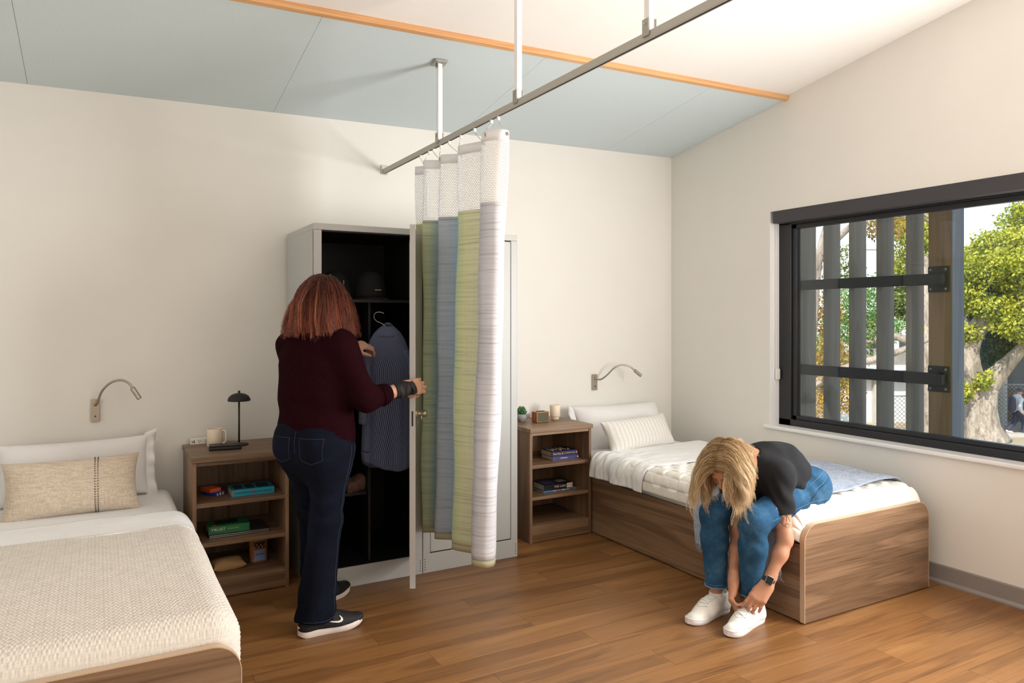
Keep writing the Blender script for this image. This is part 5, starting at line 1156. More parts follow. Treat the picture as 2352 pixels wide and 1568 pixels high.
def sweater():
    p = [Cone(Q1(.0, 0, .87), Q1(.0, 0, 1.02), .198, .172, .05, (fb_, .74)), Cone(Q1(.0, 0, 1.02), Q1(.0, 0, 1.20), .172, .178, .06, (fb_, .70)), Cone(Q1(.0, 0, 1.20), Q1(-.005, 0, 1.275), .178, .135, .05, (fb_, .62)), Cone(shL+A_(0, 0, -.012), shR+A_(0, 0, -.012), .066, .066, .05),
         Cone(Q1(-.01, 0, 1.335), Q1(-.005, .10, 1.30), .052, .05, .05), Cone(Q1(-.01, 0, 1.335), Q1(.005, -.10, 1.30), .052, .05, .05), Ell(Q1(.07, .07, 1.17), (.075, .075, .075), None, .05), Ell(Q1(.07, -.07, 1.17), (.075, .075, .075), None, .05)]
    for s, e, w, k in ((shR, elR, wrR, .50), (shL, elL, wrL, .86)): p += [Cone(s, e, .066, .056, .045), Cone(e, e+(w-e)*k, .056, .049, .03)]
    p += [Ell(Q1(-.055, 0, 1.31), (.05, .05, .05), None, .02, 'sub') if False else Plane((0, 0, .842), (0, 0, -1)), Cone(hdc-hda*.09, Q1(.0, 0, 1.39), .056, .056, .006, op='sub')]
    return p
def sw_disp(V):
    q = V-P1; rv = q@rt_; d = .0035*fbm(V*A_(1, 1, 2.2), 5, 3, 3.5)
    fold = .007*np.sin((V[:, 2]*34)+3*np.sin(rv*9))*np.clip(1-np.abs(V[:, 2]-1.0)/.17, 0, 1); return d+fold*.8
sw = mesh_obj('sweater', [(sweater(), .0062)], 'burgundy_knit', w1p, sw_disp)
hem = [Cone(Q1(.0, 0, .845), Q1(.0, 0, .885), .200, .199, .0, (fb_, .745)), Cone(Q1(.0, 0, .80), Q1(.0, 0, .93), .190, .188, .0, (fb_, .74), 'sub'), Plane((0, 0, .838), (0, 0, -1), .002), Plane((0, 0, .892), (0, 0, 1), .002)]
mesh_obj('hem_rib', [(hem, .0055)], 'burgundy_rib', w1p, lambda V: .0012*np.sin(np.arctan2((V-P1)@rt_, (V-P1)@fb_)*110)+.004*fbm(V, 5, 2, 3.5))
ca = elR+(wrR-elR)*.40; cb = elR+(wrR-elR)*.545; MB().tube([ca+(cb-ca)*t for t in np.linspace(0, 1, 9)], [.0535, .0535, .053, .0525, .052, .0515, .051, .050, .048], 40).build('cuff', 'burgundy_rib', w1p, smooth=True)
# wrist brace with straps
fd = unit(wrR-elR); b0 = elR+fd*.150; b1 = wrR+unit(dF)*.052
br = [Cone(b0, wrR, .0375, .0335, .0), Cone(wrR, b1, .0335, .036, .02, ((.1, -1, .05), .82))]
br += [Plane(b1-dF*.004, dF), Plane(b0, -fd)]
bo = mesh_obj('wrist_brace', [(br, .0035)], 'brace_black', w1p, wrinkle(.0012, 9, 3))
for t, tilt in ((.25, .25), (.62, -.7), (.95, .3)):
    c = b0+(b1-b0)*t; ax = unit(fd+tilt*A_(0, 0, .6)); x = unit(np.cross(ax, (0, 1, .2))); y = np.cross(ax, x); ring = [c+(x*math.cos(a)+y*math.sin(a))*(.0375-.003*t) for a in np.linspace(0, 2*PI, 33)]
    P = np.stack([np.array(ring)-ax*.011, np.array(ring)+ax*.011], 0); MB().grid(P).build('strap', 'brace_strap', bo, smooth=True, solid=.0025)
cw = wrL-unit(wrL-elL)*.008; x = unit(np.cross(unit(wrL-elL), (0, 0, 1))); y = np.cross(unit(wrL-elL), x); MB().tube([cw+(x*math.cos(a)+y*math.sin(a))*.0285 for a in np.linspace(0, 2*PI, 29)], .0016, 6, caps=False).build('bracelet', 'bracelet', w1p, smooth=True)
# jeans
kR, aR, kL, aL = Q1(-.055, .097, .47), Q1(-.140, .105, .062), Q1(.085, -.085, .47), Q1(.13, -.088, .055)
jn = [Cone(Q1(.0, 0, .93), Q1(-.005, 0, .84), .158, .176, .05, (fb_, .74)), Cone(Q1(-.005, -.02, .84), Q1(-.005, .02, .80), .168, .160, .05, (fb_, .80)), Ell(Q1(-.062, .075, .83), (.092, .092, .105), None, .05), Ell(Q1(-.062, -.075, .83), (.092, .092, .105), None, .05),
      Cone(Q1(-.01, .088, .80), kR, .100, .068, .05), Cone(kR, aR, .068, .090, .04), Cone(Q1(.0, -.085, .80), kL, .100, .066, .05), Cone(kL, aL, .066, .086, .04), Plane(Q1(-.14, .1, .056), (-.06, -.12, -1)), Plane((0, 0, .945), (0, 0, 1))]
def jn_disp(V):
    d = .003*fbm(V*A_(1, 1, 1.6), 9, 3, 3.2); k = np.clip(1-np.abs(V[:, 2]-.50)/.16, 0, 1); k2 = np.clip(1-np.abs(V[:, 2]-.12)/.14, 0, 1)
    return d+.004*k*np.sin(V[:, 2]*70+6*np.sin(((V-P1)@rt_)*12))+.0045*k2*np.sin(V[:, 2]*60+5*np.sin(((V-P1)@fb_)*14))
js = mesh_obj('jeans', [(jn, .0062)], 'denim_dark', w1p, jn_disp)
bj = bvh_of(js); vd = unit(Q1(0, 0, 0)-A_(-3.933, -4.428, 0)); bk = fb_
def pocket(rc, w, z0, z1):
    pts = [Q1(-.3, rc-w/2, z1), Q1(-.3, rc-w/2*.92, z0+.02), Q1(-.3, rc, z0), Q1(-.3, rc+w/2*.92, z0+.02), Q1(-.3, rc+w/2, z1), Q1(-.3, rc-w/2, z1)]
    for a, b in zip(pts, pts[1:]): stitch(bj, [a, b], bk, .0008, 'pocket_stitch', 'stitch_blue', js)
pocket(.085, .115, .755, .872); pocket(-.085, .115, .755, .872)
stitch(bj, [Q1(.0, .4, .83), Q1(-.01, .4, .70), Q1(-.03, .4, .55), Q1(-.055, .4, .42), Q1(-.09, .4, .25), Q1(-.125, .4, .06)], -rt_, .0009, 'side_seam', 'stitch_blue', js); stitch(bj, [Q1(.035, .4, .83), Q1(.02, .4, .70), Q1(-.005, .4, .55), Q1(-.03, .4, .40)], -rt_, .0007, 'side_stitch', 'stitch_blue', js)
stitch(bj, [Q1(-.3, .0, .90), Q1(-.3, .0, .80)], bk, .0010, 'seat_seam', 'stitch_blue', js)
for a0 in np.linspace(-.10, .10, 9)[:-1]: stitch(bj, [Q1(-.13+a0, .5, .078), Q1(-.13+a0+.025, .5, .078)], -rt_, .0009, 'hem_stitch', 'stitch_blue', js)
# runners
sR, WR, upR, bvR = shoe(w1p, (-3.160, -1.118, 0), (1, .05), .300, 1, 'runner'); sL, WL, upL, bvL = shoe(w1p, (-3.035, -.835, 0), (.83, .56), .285, -1, 'runner')
def swoosh(W, bv, sd, S):
    out = [(.116, .069), (.110, .067), (.122, .062), (.145, .0545), (.168, .0505), (.182, .0515), (.190, .057), (.189, .065), (.178, .076), (.177, .073), (.182, .065), (.178, .059), (.167, .057), (.145, .0595)]
    vs = []
    for x, z in out:
        h = bv.ray_cast(Vector(W(x, sd*.2, z)), Vector(W(0, 0, 0)-W(0, sd, 0))); p = np.array(h[0]) if h[0] is not None else W(x, sd*.036, z); vs.append(p+(W(0, sd, 0)-W(0, 0, 0))*.0042)
    c = np.mean(vs, 0)
    quads = [(0, 1, 2, 13), (13, 2, 3, 12), (12, 3, 4, 12), (12, 4, 5, 11), (11, 5, 6, 10), (10, 6, 7, 9), (9, 7, 8, 9)]
    MB().add(vs, [tuple(dict.fromkeys(q)) for q in quads]).build('swoosh_mark', 'white_print', S, solid=.0015)
swoosh(WR, bvR, -1, sR)
# hair: bob to the shoulders
g = np.random.default_rng(3); r0, n0, a0 = hR; roots = []; dirs = []; lens = []
hv = [(hdc+a0*.026-n0*.012, hR, A_(.086, .106, .094)), (hdc-n0*.030-a0*.02, hR, A_(.108, .092, .125)), (hdc-n0*.040-A_(0, 0, .105)-r0*.030, np.stack([rt_, fb_, A_(0, 0, 1)]), A_(.120, .096, .14))]
for i in range(380):                                                      # from the parting, over both sides and the back
    t = g.random(); sd = 1 if g.random() < .5 else -1; yb_ = .075-.16*t; p = hL(.010+sd*abs(g.normal()*.006), yb_, .117-1.9*max(0, -yb_-.02)**1.4-.18*max(0, yb_))
    roots.append(p); dirs.append(unit(r0*sd*(.35+.8*g.random())+n0*(.15-1.25*t+g.normal()*.3)-a0*.10)); lens.append(.40)
for i in range(340):                                                      # back of the head
    th = g.normal()*.8; el = .1+.95*g.random(); d = unit(r0*math.sin(th)*math.cos(el)-n0*math.cos(th)*math.cos(el)+a0*math.sin(el)); p = hdc+a0*.026-n0*.012+(r0*(d@r0)*.084+n0*(d@n0)*.104+a0*(d@a0)*.092)
    roots.append(p); dirs.append(unit(d*.3-a0+g.normal(size=3)*.10+r0*(d@r0)*.25)); lens.append(.40)
def bob_end(P): x = P[-1]-hdc; return 1.312-.06*np.clip(-(x@rt_)-.06, 0, .12)-.02*np.clip((x@rt_)-.05, 0, .1)
hair('hair', w1p, 'auburn_hair', hdc, hR, None, roots, dirs, lens, hv+[(Q1(-.015, 0, 1.235), np.stack([rt_, fb_, A_(0, 0, 1)]), A_(.20, .110, .09))], 5, gravity=.26, stiff=.9, wave=(.014, 13), clump=14, r0=.0014, spread=.0075, lenvar=.03, shrink=.35, step=.022, tip=.35, zcut=bob_end, flick=.026)
mesh_obj('under_hair', [([Ell(c_, r_*.955, R_, .04) for c_, R_, r_ in hv]+[Ell(hL(0, .12, -.05), (.072, .09, .11), hR, .03, 'sub'), Plane((0, 0, 1.335), (0, 0, -1), .02)], .006)], 'auburn_hair', w1p)

# ---- shirt on a hanger in her left hand
hg_ = thing('clothes_hanger', 'black hanger with a chrome hook inside the striped shirt', 'hanger', (-2.595, -.665, 1.36)); e = unit((.88, -.42, 0)); hc = A_(-2.588, -.675, 1.345)
MB().tube(smooth_path([hc+e*a+A_(0, 0, z) for a, z in ((0, .0), (-.006, .028), (-.03, .046), (-.052, .055), (-.066, .075), (-.060, .098), (-.035, .104), (-.012, .096))], 6), .0018, 8).build('hook', 'chrome', hg_, smooth=True)
MB().tube(smooth_path([hc+e*a+A_(0, 0, z) for a, z in ((-.095, -.095), (-.06, -.045), (-.03, -.008), (0, 0), (.03, -.008), (.06, -.045), (.095, -.095))], 6), .006, 8, squash=.6).build('arms', 'black_plastic', hg_, smooth=True)
def stripes():
    k = NT('striped_shirt'); uv = k.node('ShaderNodeTexCoord').outputs['UV']; o = k.sep(uv); s = k.math('PINGPONG', o[0], .0028); m = k.ramp(k.math('MULTIPLY', s, 357.), [(.0, lin(44, 54, 86)), (.5, lin(54, 66, 100)), (.7, lin(126, 134, 162)), (1, lin(144, 152, 178))]); k.inp('Base Color', m); k.inp('Roughness', .75)
stripes()
sh_ = thing('striped_shirt', 'blue and white striped shirt on a hanger held by the standing woman', 'shirt', (-2.59, -.68, .64)); fz = A_(-e[1], e[0], 0)
prof = [(1.372, .034, .030), (1.352, .056, .038), (1.335, .072, .044), (1.30, .092, .050), (1.26, .107, .054), (1.215, .119, .057), (1.15, .124, .060), (1.05, .126, .062), (.93, .130, .064), (.80, .134, .066), (.70, .138, .066), (.655, .136, .064), (.63, .128, .06)]
n = 90; nz = 60; zs = np.linspace(1.372, .632, nz); zi = [q[0] for q in prof][::-1]; P = np.zeros((nz, n, 3)); uv = np.zeros((nz, n, 2)); cen = A_(-2.586, -.684, 0)
for i, z in enumerate(zs):
    hw = np.interp(z, zi, [q[1] for q in prof][::-1]); hd = np.interp(z, zi, [q[2] for q in prof][::-1]); fo = np.clip((1.25-z)/.4, 0, 1); ac = 0
    for j in range(n):
        a = 2*PI*j/(n-1); cx, sy = math.cos(a), math.sin(a); rp = 1+fo*(.10*math.sin(a*7+z*2.5)+.06*math.sin(a*13-z*4)); q = cen+e*hw*cx+fz*hd*np.sign(sy)*abs(sy)**.8*rp+A_(0, 0, z+.022*fo*fo*math.sin(a*2+.6)*(z < .7)-.10*hw*0)
        q = q-e*.02*fo*0; P[i, j] = q; uv[i, j] = (hw*(a if True else 0)*.55+.010*math.sin(z*5), z)
m = MB().grid(P); m.uv = uv.reshape(-1, 2); m.build('shirt_body', 'striped_shirt', sh_, smooth=True, solid=.002)
cl_ = np.zeros((5, 40, 3)); cuv = np.zeros((5, 40, 2))
for i in range(5):
    t = i/4
    for j in range(40): a = 2*PI*j/39; cl_[i, j] = cen+e*(.022+.044*t)*math.cos(a)+fz*(.022+.030*t)*math.sin(a)+A_(0, 0, 1.380-.05*t+.012*math.sin(a*1)); cuv[i, j] = (cl_[i, j][2]*1.0, a)
m = MB().grid(cl_); m.uv = cuv.reshape(-1, 2); m.build('collar', 'striped_shirt', sh_, smooth=True, solid=.003)
for sgn, pts, rr in ((-1, [(-.082, 1.245, 0), (-.112, 1.16, -.02), (-.120, 1.05, -.03), (-.122, .95, -.035), (-.125, .86, -.035)], (.045, .047, .042, .038, .034)), (1, [(.082, 1.245, 0), (.108, 1.14, .01), (.112, 1.0, .02), (.105, .88, .03), (.10, .80, .03)], (.045, .044, .040, .036, .032))):
    C = smooth_path([cen+e*a+fz*d+A_(0, 0, z) for a, z, d in pts], 8); R = np.interp(np.linspace(0, 1, len(C)), np.linspace(0, 1, 5), rr); m = MB().tube(C, R, 28, squash=.62); k = len(C); m.uv = [(.055*2*PI*(j/28), C[i][2]) for i in range(k) for j in range(28)]
    v = np.array(m.v); v += (.004*fbm(v, 8+sgn, 3, 5.))[:, None]*fz; m.v = [tuple(q) for q in v]; m.build('sleeve', 'striped_shirt', sh_, smooth=True)
# ================================================================ SEATED WOMAN TYING HER SHOE
w2p = thing('person', 'blonde woman in black tee and blue jeans sitting on the bed tying white sneakers', 'person', (-1.05, -1.9, 0))
hipL, hipR = A_(-.885, -1.985, .585), A_(-.895, -1.80, .585); knL, knR = A_(-1.315, -2.035, .485), A_(-1.345, -1.815, .475); anL, anR = A_(-1.285, -1.995, .14), A_(-1.345, -1.832, .14)
sL2, sR2 = A_(-1.145, -2.030, .678), A_(-1.195, -1.775, .675); eL2, eR2 = A_(-1.172, -2.092, .388), A_(-1.235, -1.865, .365); wL2, wR2 = A_(-1.272, -2.075, .212), A_(-1.352, -1.950, .200)
h2c = A_(-1.365, -1.925, .722); h2n = unit((-.74, -.20, -.62)); h2a = unit((-.60, -.12, .79))
hp2, hL2, hR2 = head(h2c, h2n, h2a, .98)
# hands: left one curled over the laces (back of hand up), right one pinching a lace end
dl = unit((-.62, .10, -.70)); hl2, tl2, thl2 = hand(wL2, dl, unit((-.62, -.62, .42)), 1, [(.20, .5, .35), (.25, .58, .4), (.28, .6, .4), (.3, .58, .4)], [(.55, .8, -.35), (.25, .85, -.55), (.05, .8, -.6)], .97)
dr = unit((-.22, -.10, -.95)); hr2, tr2, thr2 = hand(wR2, dr, unit((-.55, .72, .05)), 1, [(.35, .65, .4), (.55, .85, .5), (.7, .95, .5), (.8, 1.0, .5)], [(.75, .65, -.15), (.35, .9, -.35), (-.05, .9, -.5)], 1.0)
bdy = hp2+[Cone(h2c-h2a*.075-h2n*.02, A_(-1.185, -1.905, .715), .047, .055, .03), Cone(A_(-1.17, -1.905, .705), A_(-1.0, -1.90, .665), .10, .10, .05, ((0, 0, 1), .8)), Cone(A_(-1.0, -1.90, .665), A_(-.90, -1.89, .60), .10, .12, .05), Cone(sL2, sR2, .045, .045, .04)]
for s, e, w in ((sL2, eL2, wL2), (sR2, eR2, wR2)): bdy += [Cone(s, e, .043, .036, .03)]
for hp_, k_, a_ in ((hipL, knL, anL), (hipR, knR, anR)): bdy += [Cone(hp_, k_, .066, .048, .04), Cone(k_, a_, .046, .031, .02), Cone(a_, a_-A_(0, 0, .08), .031, .030, .02)]
arm = lambda s, e, w: [Cone(s+(e-s)*.2, e-(e-s)*.10, .044, .034, .03), Cone(e-(e-s)*.12, e-(e-s)*.04, .034, .030, .02), Cone(e, e+(w-e)*.3, .0295, .0325, .03), Cone(e+(w-e)*.3, w, .0325, .0238, .03)]
lip2 = hL2(0, .088, -.059)
mesh_obj('body', [(bdy, .0062), (arm(sL2, eL2, wL2)+hl2, .0033), (arm(sR2, eR2, wR2)+hr2, .0033)], ['skin_tan', 'lips'], w2p, matfn=lambda C: (np.linalg.norm(C-lip2, axis=1) < .015)); bo2 = [o for o in w2p.children if o.name.startswith('body')][0]; bb2 = bvh_of(bo2)
for q in (-1, 1):
    MB().tube([hL2(q*x, .086-.25*abs(x-.03)*.8, z) for x, z in ((.016, .027), (.026, .031), (.037, .031), (.047, .026))], [.0022, .003, .0026, .0012], 6).build('eyebrow', 'eyebrow', w2p, smooth=True)
    MB().tube([hL2(q*x, y, z) for x, y, z in ((.019, .081, .002), (.025, .0875, -.003), (.032, .0885, -.0045), (.039, .0855, -.003), (.044, .080, .001))], .0013, 5).build('eyelash', 'eyebrow', w2p, smooth=True)
# tee
tee = [Cone(A_(-.885, -1.89, .605), A_(-1.0, -1.90, .672), .128, .142, .05, ((.55, 0, .83), .86)), Cone(A_(-1.0, -1.90, .668), A_(-1.11, -1.90, .690), .140, .134, .05, ((0, 0, 1), .80)), Cone(A_(-1.11, -1.90, .690), A_(-1.175, -1.905, .700), .124, .080, .05, ((0, 0, 1), .86)),
       Cone(sL2, sR2, .058, .058, .06), Cone(A_(-1.17, -1.905, .705), sL2, .052, .052, .05), Cone(A_(-1.17, -1.905, .705), sR2, .052, .052, .05), Cone(A_(-1.0, -1.97, .62), A_(-1.12, -1.97, .63), .07, .07, .06), Cone(A_(-1.0, -1.84, .62), A_(-1.12, -1.84, .63), .07, .07, .06)]
for s, e in ((sL2, eL2), (sR2, eR2)):
    d = unit(e-s); tee += [Cone(s+A_(0, 0, -.005), s+(e-s)*.42, .060, .059, .04), Cone(s+(e-s)*.40, s+(e-s)*.62, .059, .062, .02)]
for s, e in ((sL2, eL2), (sR2, eR2)):
    d = unit(e-s); tee += [Ell(s+(e-s)*.56+d*.10, (.115, .115, .10), np.stack([unit(np.cross(d, (1, 0, 0))), unit(np.cross(d, np.cross(d, (1, 0, 0)))), d]), .004, 'sub'), Cone(s+(e-s)*.36, s+(e-s)*.56, .0, .054, .003, op='sub')]
tee += [Cone(h2c-h2a*.06, A_(-1.19, -1.905, .735), .05, .062, .006, op='sub'), Plane(A_(-.868, -1.89, .62), (.80, 0, .15), .01)]
te = mesh_obj('tee_shirt', [(tee, .0058)], 'black_tee', w2p, lambda V: .0055*fbm(V, 33, 3, 4.2)+.004*np.sin(V[:, 0]*55+V[:, 2]*60+6*np.sin(V[:, 1]*20))*np.clip(1-np.abs(V[:, 2]-.60)/.12, 0, 1)+.006*np.sin((V[:, 0]*38)+4*np.sin(V[:, 1]*14)+V[:, 2]*12)*np.clip(1-np.abs(V[:, 0]+.96)/.13, 0, 1))
# jeans
j2 = [Cone(A_(-.872, -1.89, .655), A_(-.862, -1.89, .60), .118, .135, .04, ((1, 0, 0), .82)), Cone(hipL+A_(.0, .005, .01), hipR+A_(.0, -.005, .01), .092, .092, .05), Ell(A_(-.845, -1.975, .575), (.10, .088, .088), None, .05), Ell(A_(-.845, -1.81, .575), (.10, .088, .088), None, .05)]
for hp_, k_, a_ in ((hipL, knL, anL), (hipR, knR, anR)): j2 += [Cone(hp_, k_, .088, .066, .05), Cone(k_, k_+(a_-k_)*.35, .064, .062, .03), Cone(k_+(a_-k_)*.35, a_+A_(0, 0, -.01), .062, .052, .03)]
j2 += [Plane((0, 0, .132), (0, 0, -1), .004), Plane((-.86, -1.9, .685), (.35, 0, .94), .006)]
for a_ in (anL, anR): j2 += [Cone(a_-A_(0, 0, .05), a_+A_(0, 0, .015), .043, .041, .003, op='sub')]
def j2_disp(V):
    kz = np.clip(1-np.abs(V[:, 2]-.40)/.10, 0, 1)*np.clip(1-np.abs(V[:, 0]+1.31)/.15, 0, 1); hpz = np.clip(1-np.abs(V[:, 0]+.97)/.10, 0, 1)
    return .003*fbm(V, 44, 3, 3.)+.0025*kz*np.sin(V[:, 2]*95+V[:, 0]*60+3*np.sin(V[:, 1]*25))+.006*hpz*np.sin(V[:, 0]*62+5*V[:, 2]*10)
jo = mesh_obj('jeans', [(j2, .0058)], 'denim_mid', w2p, j2_disp); bj2 = bvh_of(jo); toc = unit((.49, .87, -.25))
def seam(pts, name='seam', mat='stitch_pale', r=.0008, off=.35): stitch(bj2, [A_(*p)-toc*.0 for p in pts], toc, r, name, mat, jo)
seam([(-.88, -2.09, .63), (-.94, -2.10, .60), (-.99, -2.11, .565), (-1.0, -2.11, .53)], 'pocket_stitch', 'stitch_dark', .0013); seam([(-.87, -2.09, .55), (-1.0, -2.10, .545), (-1.15, -2.12, .525), (-1.28, -2.12, .50)], 'side_seam')
seam([(-.845, -2.03, .665), (-.90, -2.04, .64), (-.96, -2.05, .615)], 'waistband_stitch', 'stitch_pale'); seam([(-.83, -2.03, .635), (-.885, -2.05, .612), (-.945, -2.06, .59)], 'waistband_stitch', 'stitch_pale')
for kx, ky in ((knL, anL), (knR, anR)):
    ring = [ky+A_(math.cos(a)*.0535, math.sin(a)*.0535, -.002+.0*a) for a in np.linspace(0, 2*PI, 29)]; MB().tube(ring, .0032, 6, caps=False).build('frayed_hem', 'stitch_pale', jo, smooth=True)
    ring = [ky+A_(math.cos(a)*.0555, math.sin(a)*.0555, .012) for a in np.linspace(0, 2*PI, 29)]; MB().tube(ring, .0009, 5, caps=False).build('hem_stitch', 'stitch_pale', jo, smooth=True)
h = bj2.ray_cast(Vector(A_(-1.225, -2.11, .555)-toc*.3), Vector(toc))
if h[0] is not None: MB().lathe([(0, 0), (.010, 0), (.006, .0012), (0, .0016)], np.array(h[0]), 9, np.array(face_m((0, 0, 0), unit(np.cross(np.array(h[1]), (0, 0, 1))), unit(np.cross(np.array(h[1]), np.cross(np.array(h[1]), (0, 0, 1))))).to_3x3())@np.diag([1, 1, -1])).build('torn_patch', 'skin_tan', jo)
# white sneakers
shoe(w2p, (-1.262, -1.825, 0), (-.989, -.135), .300, -1, 'sneaker'); shoe(w2p, (-1.205, -1.985, 0), (-.974, -.226), .300, 1, 'sneaker')
for a_, d in ((anL, (-.974, -.226)), (anR, (-.989, -.135))):
    c = a_-A_(0, 0, .045); MB().tube([c+A_(0, 0, -.03), c+A_(0, 0, .005), c+A_(0, 0, .010)], [.036, .0345, .033], 24).build('ankle_sock', 'shoe_white', w2p, smooth=True)
tip2 = tr2[0][0]; MB().tube(smooth_path([tip2+A_(.004, .004, .004), tip2+A_(-.004, -.03, .012), A_(-1.335, -2.015, .118), A_(-1.33, -2.03, .112)], 8), .0024, 6).build('loose_lace', 'lace', w2p, smooth=True)
MB().tube(smooth_path([tip2+A_(.0, .002, 0), tip2+A_(-.012, .010, -.03), tip2+A_(-.022, .012, -.065)], 8), .0022, 6).build('loose_lace', 'lace', w2p, smooth=True)
# watch on the left wrist
ax = unit(wL2-eL2); c = wL2-ax*.012; Zw = unit(A_(-.52, -.72, .38)-ax*(A_(-.52, -.72, .38)@ax)); Xw = np.cross(ax, Zw)
ring = np.array([c+(Xw*math.cos(a)*.0305+Zw*math.sin(a)*.0275) for a in np.linspace(0, 2*PI, 33)]); wt = MB().grid(np.stack([ring-ax*.011, ring+ax*.011], 0)).build('watch', 'watch_band', w2p, smooth=True, solid=.0025)
MB().obox(c+Zw*.0305, Xw, ax, Zw, .0165, .0195, .0052).build('watch_case', 'silver', wt, bevel=.004, seg=3); MB().obox(c+Zw*.0362, Xw, ax, Zw, .0145, .0172, .0008).build('watch_face', 'watch_glass', wt, bevel=.0006)
# tattoo: bird with spread wing above a small crown
ua = unit(eL2-sL2); tc = sL2+(eL2-sL2)*.70; vcam = unit(A_(.46, .86, -.22)); side = unit(np.cross(ua, vcam))
def ink(pts, r=.0008): 
    P = [tc+side*x-ua*y for x, y in pts]; out = []
    for p in (smooth_path(P, 5) if len(P) > 2 else [P[0]*(1-t)+P[1]*t for t in np.linspace(0, 1, 8)]):
        hh = bb2.ray_cast(Vector(p-vcam*.12), Vector(vcam))
        if hh[0] is not None: out.append(np.array(hh[0])+np.array(hh[1])*.0002)
    if len(out) > 2: MB().tube(out, r, 5).build('tattoo_line', 'tattoo_ink', bo2, smooth=True)
for sg in (1, -1):
    for k in range(7): ink([(sg*-.020+sg*.004*k*.6-.002, .030-.002*k), (sg*(-.028+.002*k), .012-.004*k), (sg*(-.026+.004*k), -.004-.003*k)], .0009) if sg > 0 else None
ink([(-.024, .030), (-.012, .038), (.0, .034), (.010, .030)]); ink([(.0, .034), (.003, .018), (.002, .0)], .0013); ink([(.004, .030), (.014, .014), (.018, .0)], .0013); ink([(-.006, -.010), (.004, -.008), (.014, -.010)], .0018); ink([(-.006, -.012), (-.003, -.020), (.004, -.023), (.012, -.020), (.014, -.012)], .0007)
# hair: blonde waves falling forward from the parting
g = np.random.default_rng(9); r0, n0, a0 = hR2; roots = []; dirs = []; lens = []
cen = h2c+a0*.028-n0*.012
def on_scalp(d, k=1.0): return cen+(r0*(d@r0)*.077+n0*(d@n0)*.097+a0*(d@a0)*.086)*k
for i in range(320):                                                      # along the parting, to both sides
    t = g.random(); sd = 1 if g.random() < .5 else -1; an = 1.15-1.9*t; d = unit(n0*math.sin(an)+a0*math.cos(an)+r0*(.05*sd+g.normal()*.02)); roots.append(on_scalp(d)); dirs.append(unit(r0*sd*(.8+.3*g.random())+n0*((.2*(1-t)-.25*t if sd > 0 else -.12-.45*(1-t))+g.normal()*.12)+a0*.12)); lens.append(.25+.05*g.random())
for i in range(260):                                                      # sides and crown
    sd = 1 if g.random() < .5 else -1; th = g.random()*2.2-.7; el = g.random()*1.1-.1; d = unit(r0*sd*math.cos(el)*abs(math.cos(th*.5))-n0*math.sin(th)*math.cos(el)*.9+a0*math.sin(el)); roots.append(on_scalp(d)); dirs.append(unit(d*.25-A_(0, 0, 1)+g.normal(size=3)*.15)); lens.append(.215+.06*g.random())
hc2 = [(cen, hR2, A_(.084, .104, .093)), (h2c-a0*.02+n0*.0, hR2, A_(.078, .086, .10)), (A_(-1.10, -1.905, .70), np.eye(3), A_(.14, .16, .125))]
hair('hair', w2p, 'blonde_hair', h2c, hR2, None, roots, dirs, lens, hc2, 17, gravity=.22, stiff=.92, wave=(.014, 36), clump=15, r0=.0011, spread=.0068, lenvar=.12, shrink=.4, step=.018, tip=.4)
roots = []; dirs = []; lens = []
for i in range(46):                                                       # nape hair lying over the upper back
    d = unit(-n0*.9+a0*(.1+.5*g.random())+r0*g.normal()*.45); roots.append(on_scalp(d, 1.02)); dirs.append(unit(A_(.9, .15*g.normal(), .12+.12*g.normal()))); lens.append(.12+.06*g.random())
hair('nape_hair', w2p, 'blonde_hair', h2c, hR2, None, roots, dirs, lens, [(A_(-1.08, -1.905, .69), np.eye(3), A_(.17, .17, .135)), hc2[0]], 18, gravity=.16, stiff=.9, wave=(.010, 36), clump=9, r0=.0016, spread=.006, shrink=.35, step=.018, tip=.4)
mesh_obj('under_hair', [([Ell(cen, (.080, .100, .089), hR2, .03), Ell(hL2(0, .075, -.045), (.058, .07, .085), hR2, .02, 'sub')], .005)], 'blonde_hair', w2p)

# ================================================================ PEDESTRIAN OUTSIDE
pd = thing('person', 'distant pedestrian in a white hoodie with a backpack walking past the fence', 'person', (23.9, 9.35, GZ)); po = A_(24.05, 9.28, GZ+.02); wd = unit((.871, -.491, 0)); sdv = A_(wd[1], -wd[0], 0)
def Qp(f, s, z): return po+wd*f+sdv*s+A_(0, 0, z)
plain('hoodie', lin(214, 216, 222), .9); plain('navy_trousers', lin(62, 66, 84), .9); plain('cap_grey', lin(78, 82, 92), .8)
pb = [Ell(Qp(.06, 0, 1.50), (.085, .085, .115), None, .03), Cone(Qp(.04, 0, 1.40), Qp(.0, 0, 1.28), .05, .06, .03), Cone(Qp(.0, 0, 1.25), Qp(0, 0, .85), .12, .12, .04)]
for s_, e_, w_ in ((Qp(0, .17, 1.26), Qp(-.08, .20, 1.0), Qp(.02, .2, .80)), (Qp(0, -.17, 1.26), Qp(.02, -.2, 1.0), Qp(.22, -.18, .86))): pb += [Cone(s_, e_, .05, .04, .03), Cone(e_, w_, .04, .035, .02), Cone(w_, w_+wd*.04-A_(0, 0, .06), .035, .03, .02)]
for h_, k_, a_ in ((Qp(0, .08, .82), Qp(.16, .08, .46), Qp(.12, .08, .08)), (Qp(0, -.08, .82), Qp(-.05, -.08, .46), Qp(-.30, -.08, .16))): pb += [Cone(h_, k_, .08, .055, .03), Cone(k_, a_, .055, .04, .02)]
mesh_obj('body', [(pb, .02)], 'skin_tan', pd)
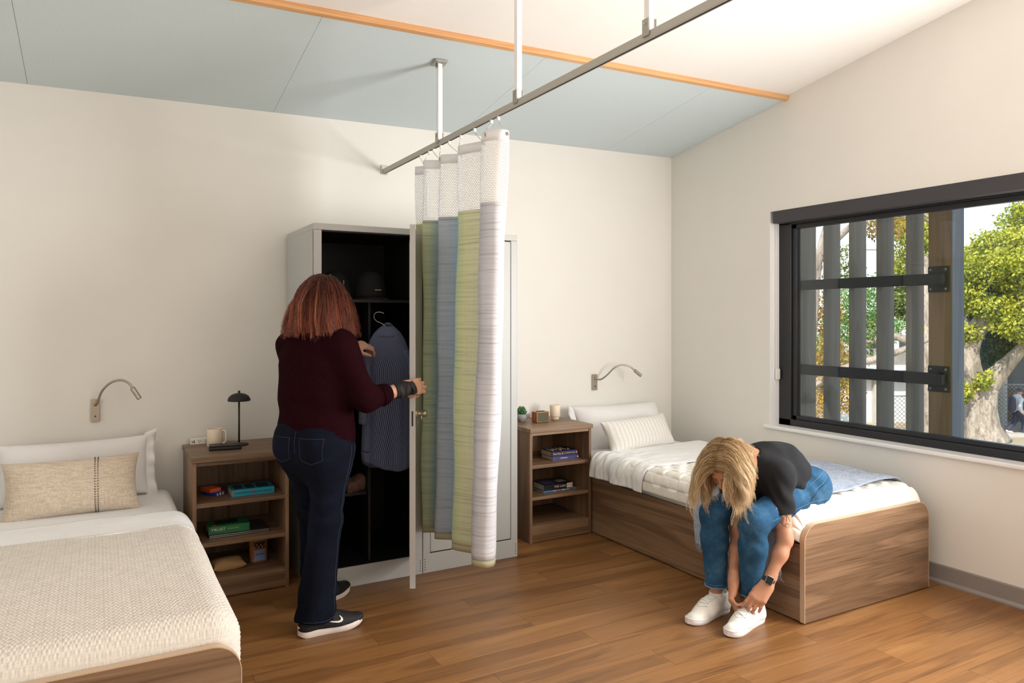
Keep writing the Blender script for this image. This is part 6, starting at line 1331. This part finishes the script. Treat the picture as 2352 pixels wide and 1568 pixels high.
hd_ = [Cone(Qp(0, 0, 1.27), Qp(0, 0, .84), .17, .165, .05, (wd, .75)), Cone(Qp(0, -.16, 1.26), Qp(0, .16, 1.26), .07, .07, .04), Ell(Qp(-.03, 0, 1.36), (.11, .11, .07), None, .04)]
for s_, e_, w_ in ((Qp(0, .17, 1.26), Qp(-.08, .20, 1.0), Qp(.02, .2, .82)), (Qp(0, -.17, 1.26), Qp(.02, -.2, 1.0), Qp(.20, -.18, .88))): hd_ += [Cone(s_, e_, .07, .06, .04), Cone(e_, w_, .06, .05, .03)]
mesh_obj('hoodie', [(hd_, .02)], 'hoodie', pd)
tr_ = [Cone(Qp(0, 0, .9), Qp(0, 0, .80), .15, .15, .04, (wd, .8))]
for h_, k_, a_ in ((Qp(0, .08, .82), Qp(.16, .08, .46), Qp(.12, .08, .11)), (Qp(0, -.08, .82), Qp(-.05, -.08, .46), Qp(-.28, -.08, .18))): tr_ += [Cone(h_, k_, .10, .075, .04), Cone(k_, a_, .075, .06, .02)]
mesh_obj('trousers', [(tr_, .02)], 'navy_trousers', pd); mesh_obj('cap', [([Ell(Qp(.06, 0, 1.555), (.10, .10, .075), None, .02), Cone(Qp(.12, 0, 1.53), Qp(.22, 0, 1.51), .07, .06, .02, ((0, 0, 1), .25))], .016)], 'cap_grey', pd); mesh_obj('backpack', [([Cone(Qp(-.20, 0, 1.22), Qp(-.20, 0, .95), .13, .15, .05, (wd, .7))], .02)], 'navy_trousers', pd)
for a_, t in ((Qp(.10, .08, .0), 0), (Qp(-.32, -.08, .08), -.5)): mesh_obj('shoe', [([Cone(a_+A_(0, 0, .05), a_+wd*.18+A_(0, 0, .045+t*.1), .05, .045, .02)], .016)], 'hoodie', pd)

# ---- things of one kind share a group
GROUPS = {'nightstand': 'wooden nightstands by the beds', 'bed_frame': 'wooden beds', 'mattress': 'bed mattresses', 'steel_locker': 'grey steel lockers', 'reading_lamp': 'gooseneck reading lamps', 'pillow': 'white bed pillows', 'lumbar_cushion': 'lumbar cushions',
          'folded_sheet': 'folded top sheets', 'baseball_cap': 'black caps on the locker shelf', 'card_box': 'card boxes on the left nightstand', 'power_strip': 'power strips on the nightstands', 'book': 'books on the nightstand shelves', 'bushy_tree': 'bushy trees outdoors', 'person': 'people'}
for o in COL.objects:
    if o.parent is None and 'category' in o.keys():
        g_ = GROUPS.get(o.name.split('.')[0])
        if g_: o['group'] = g_
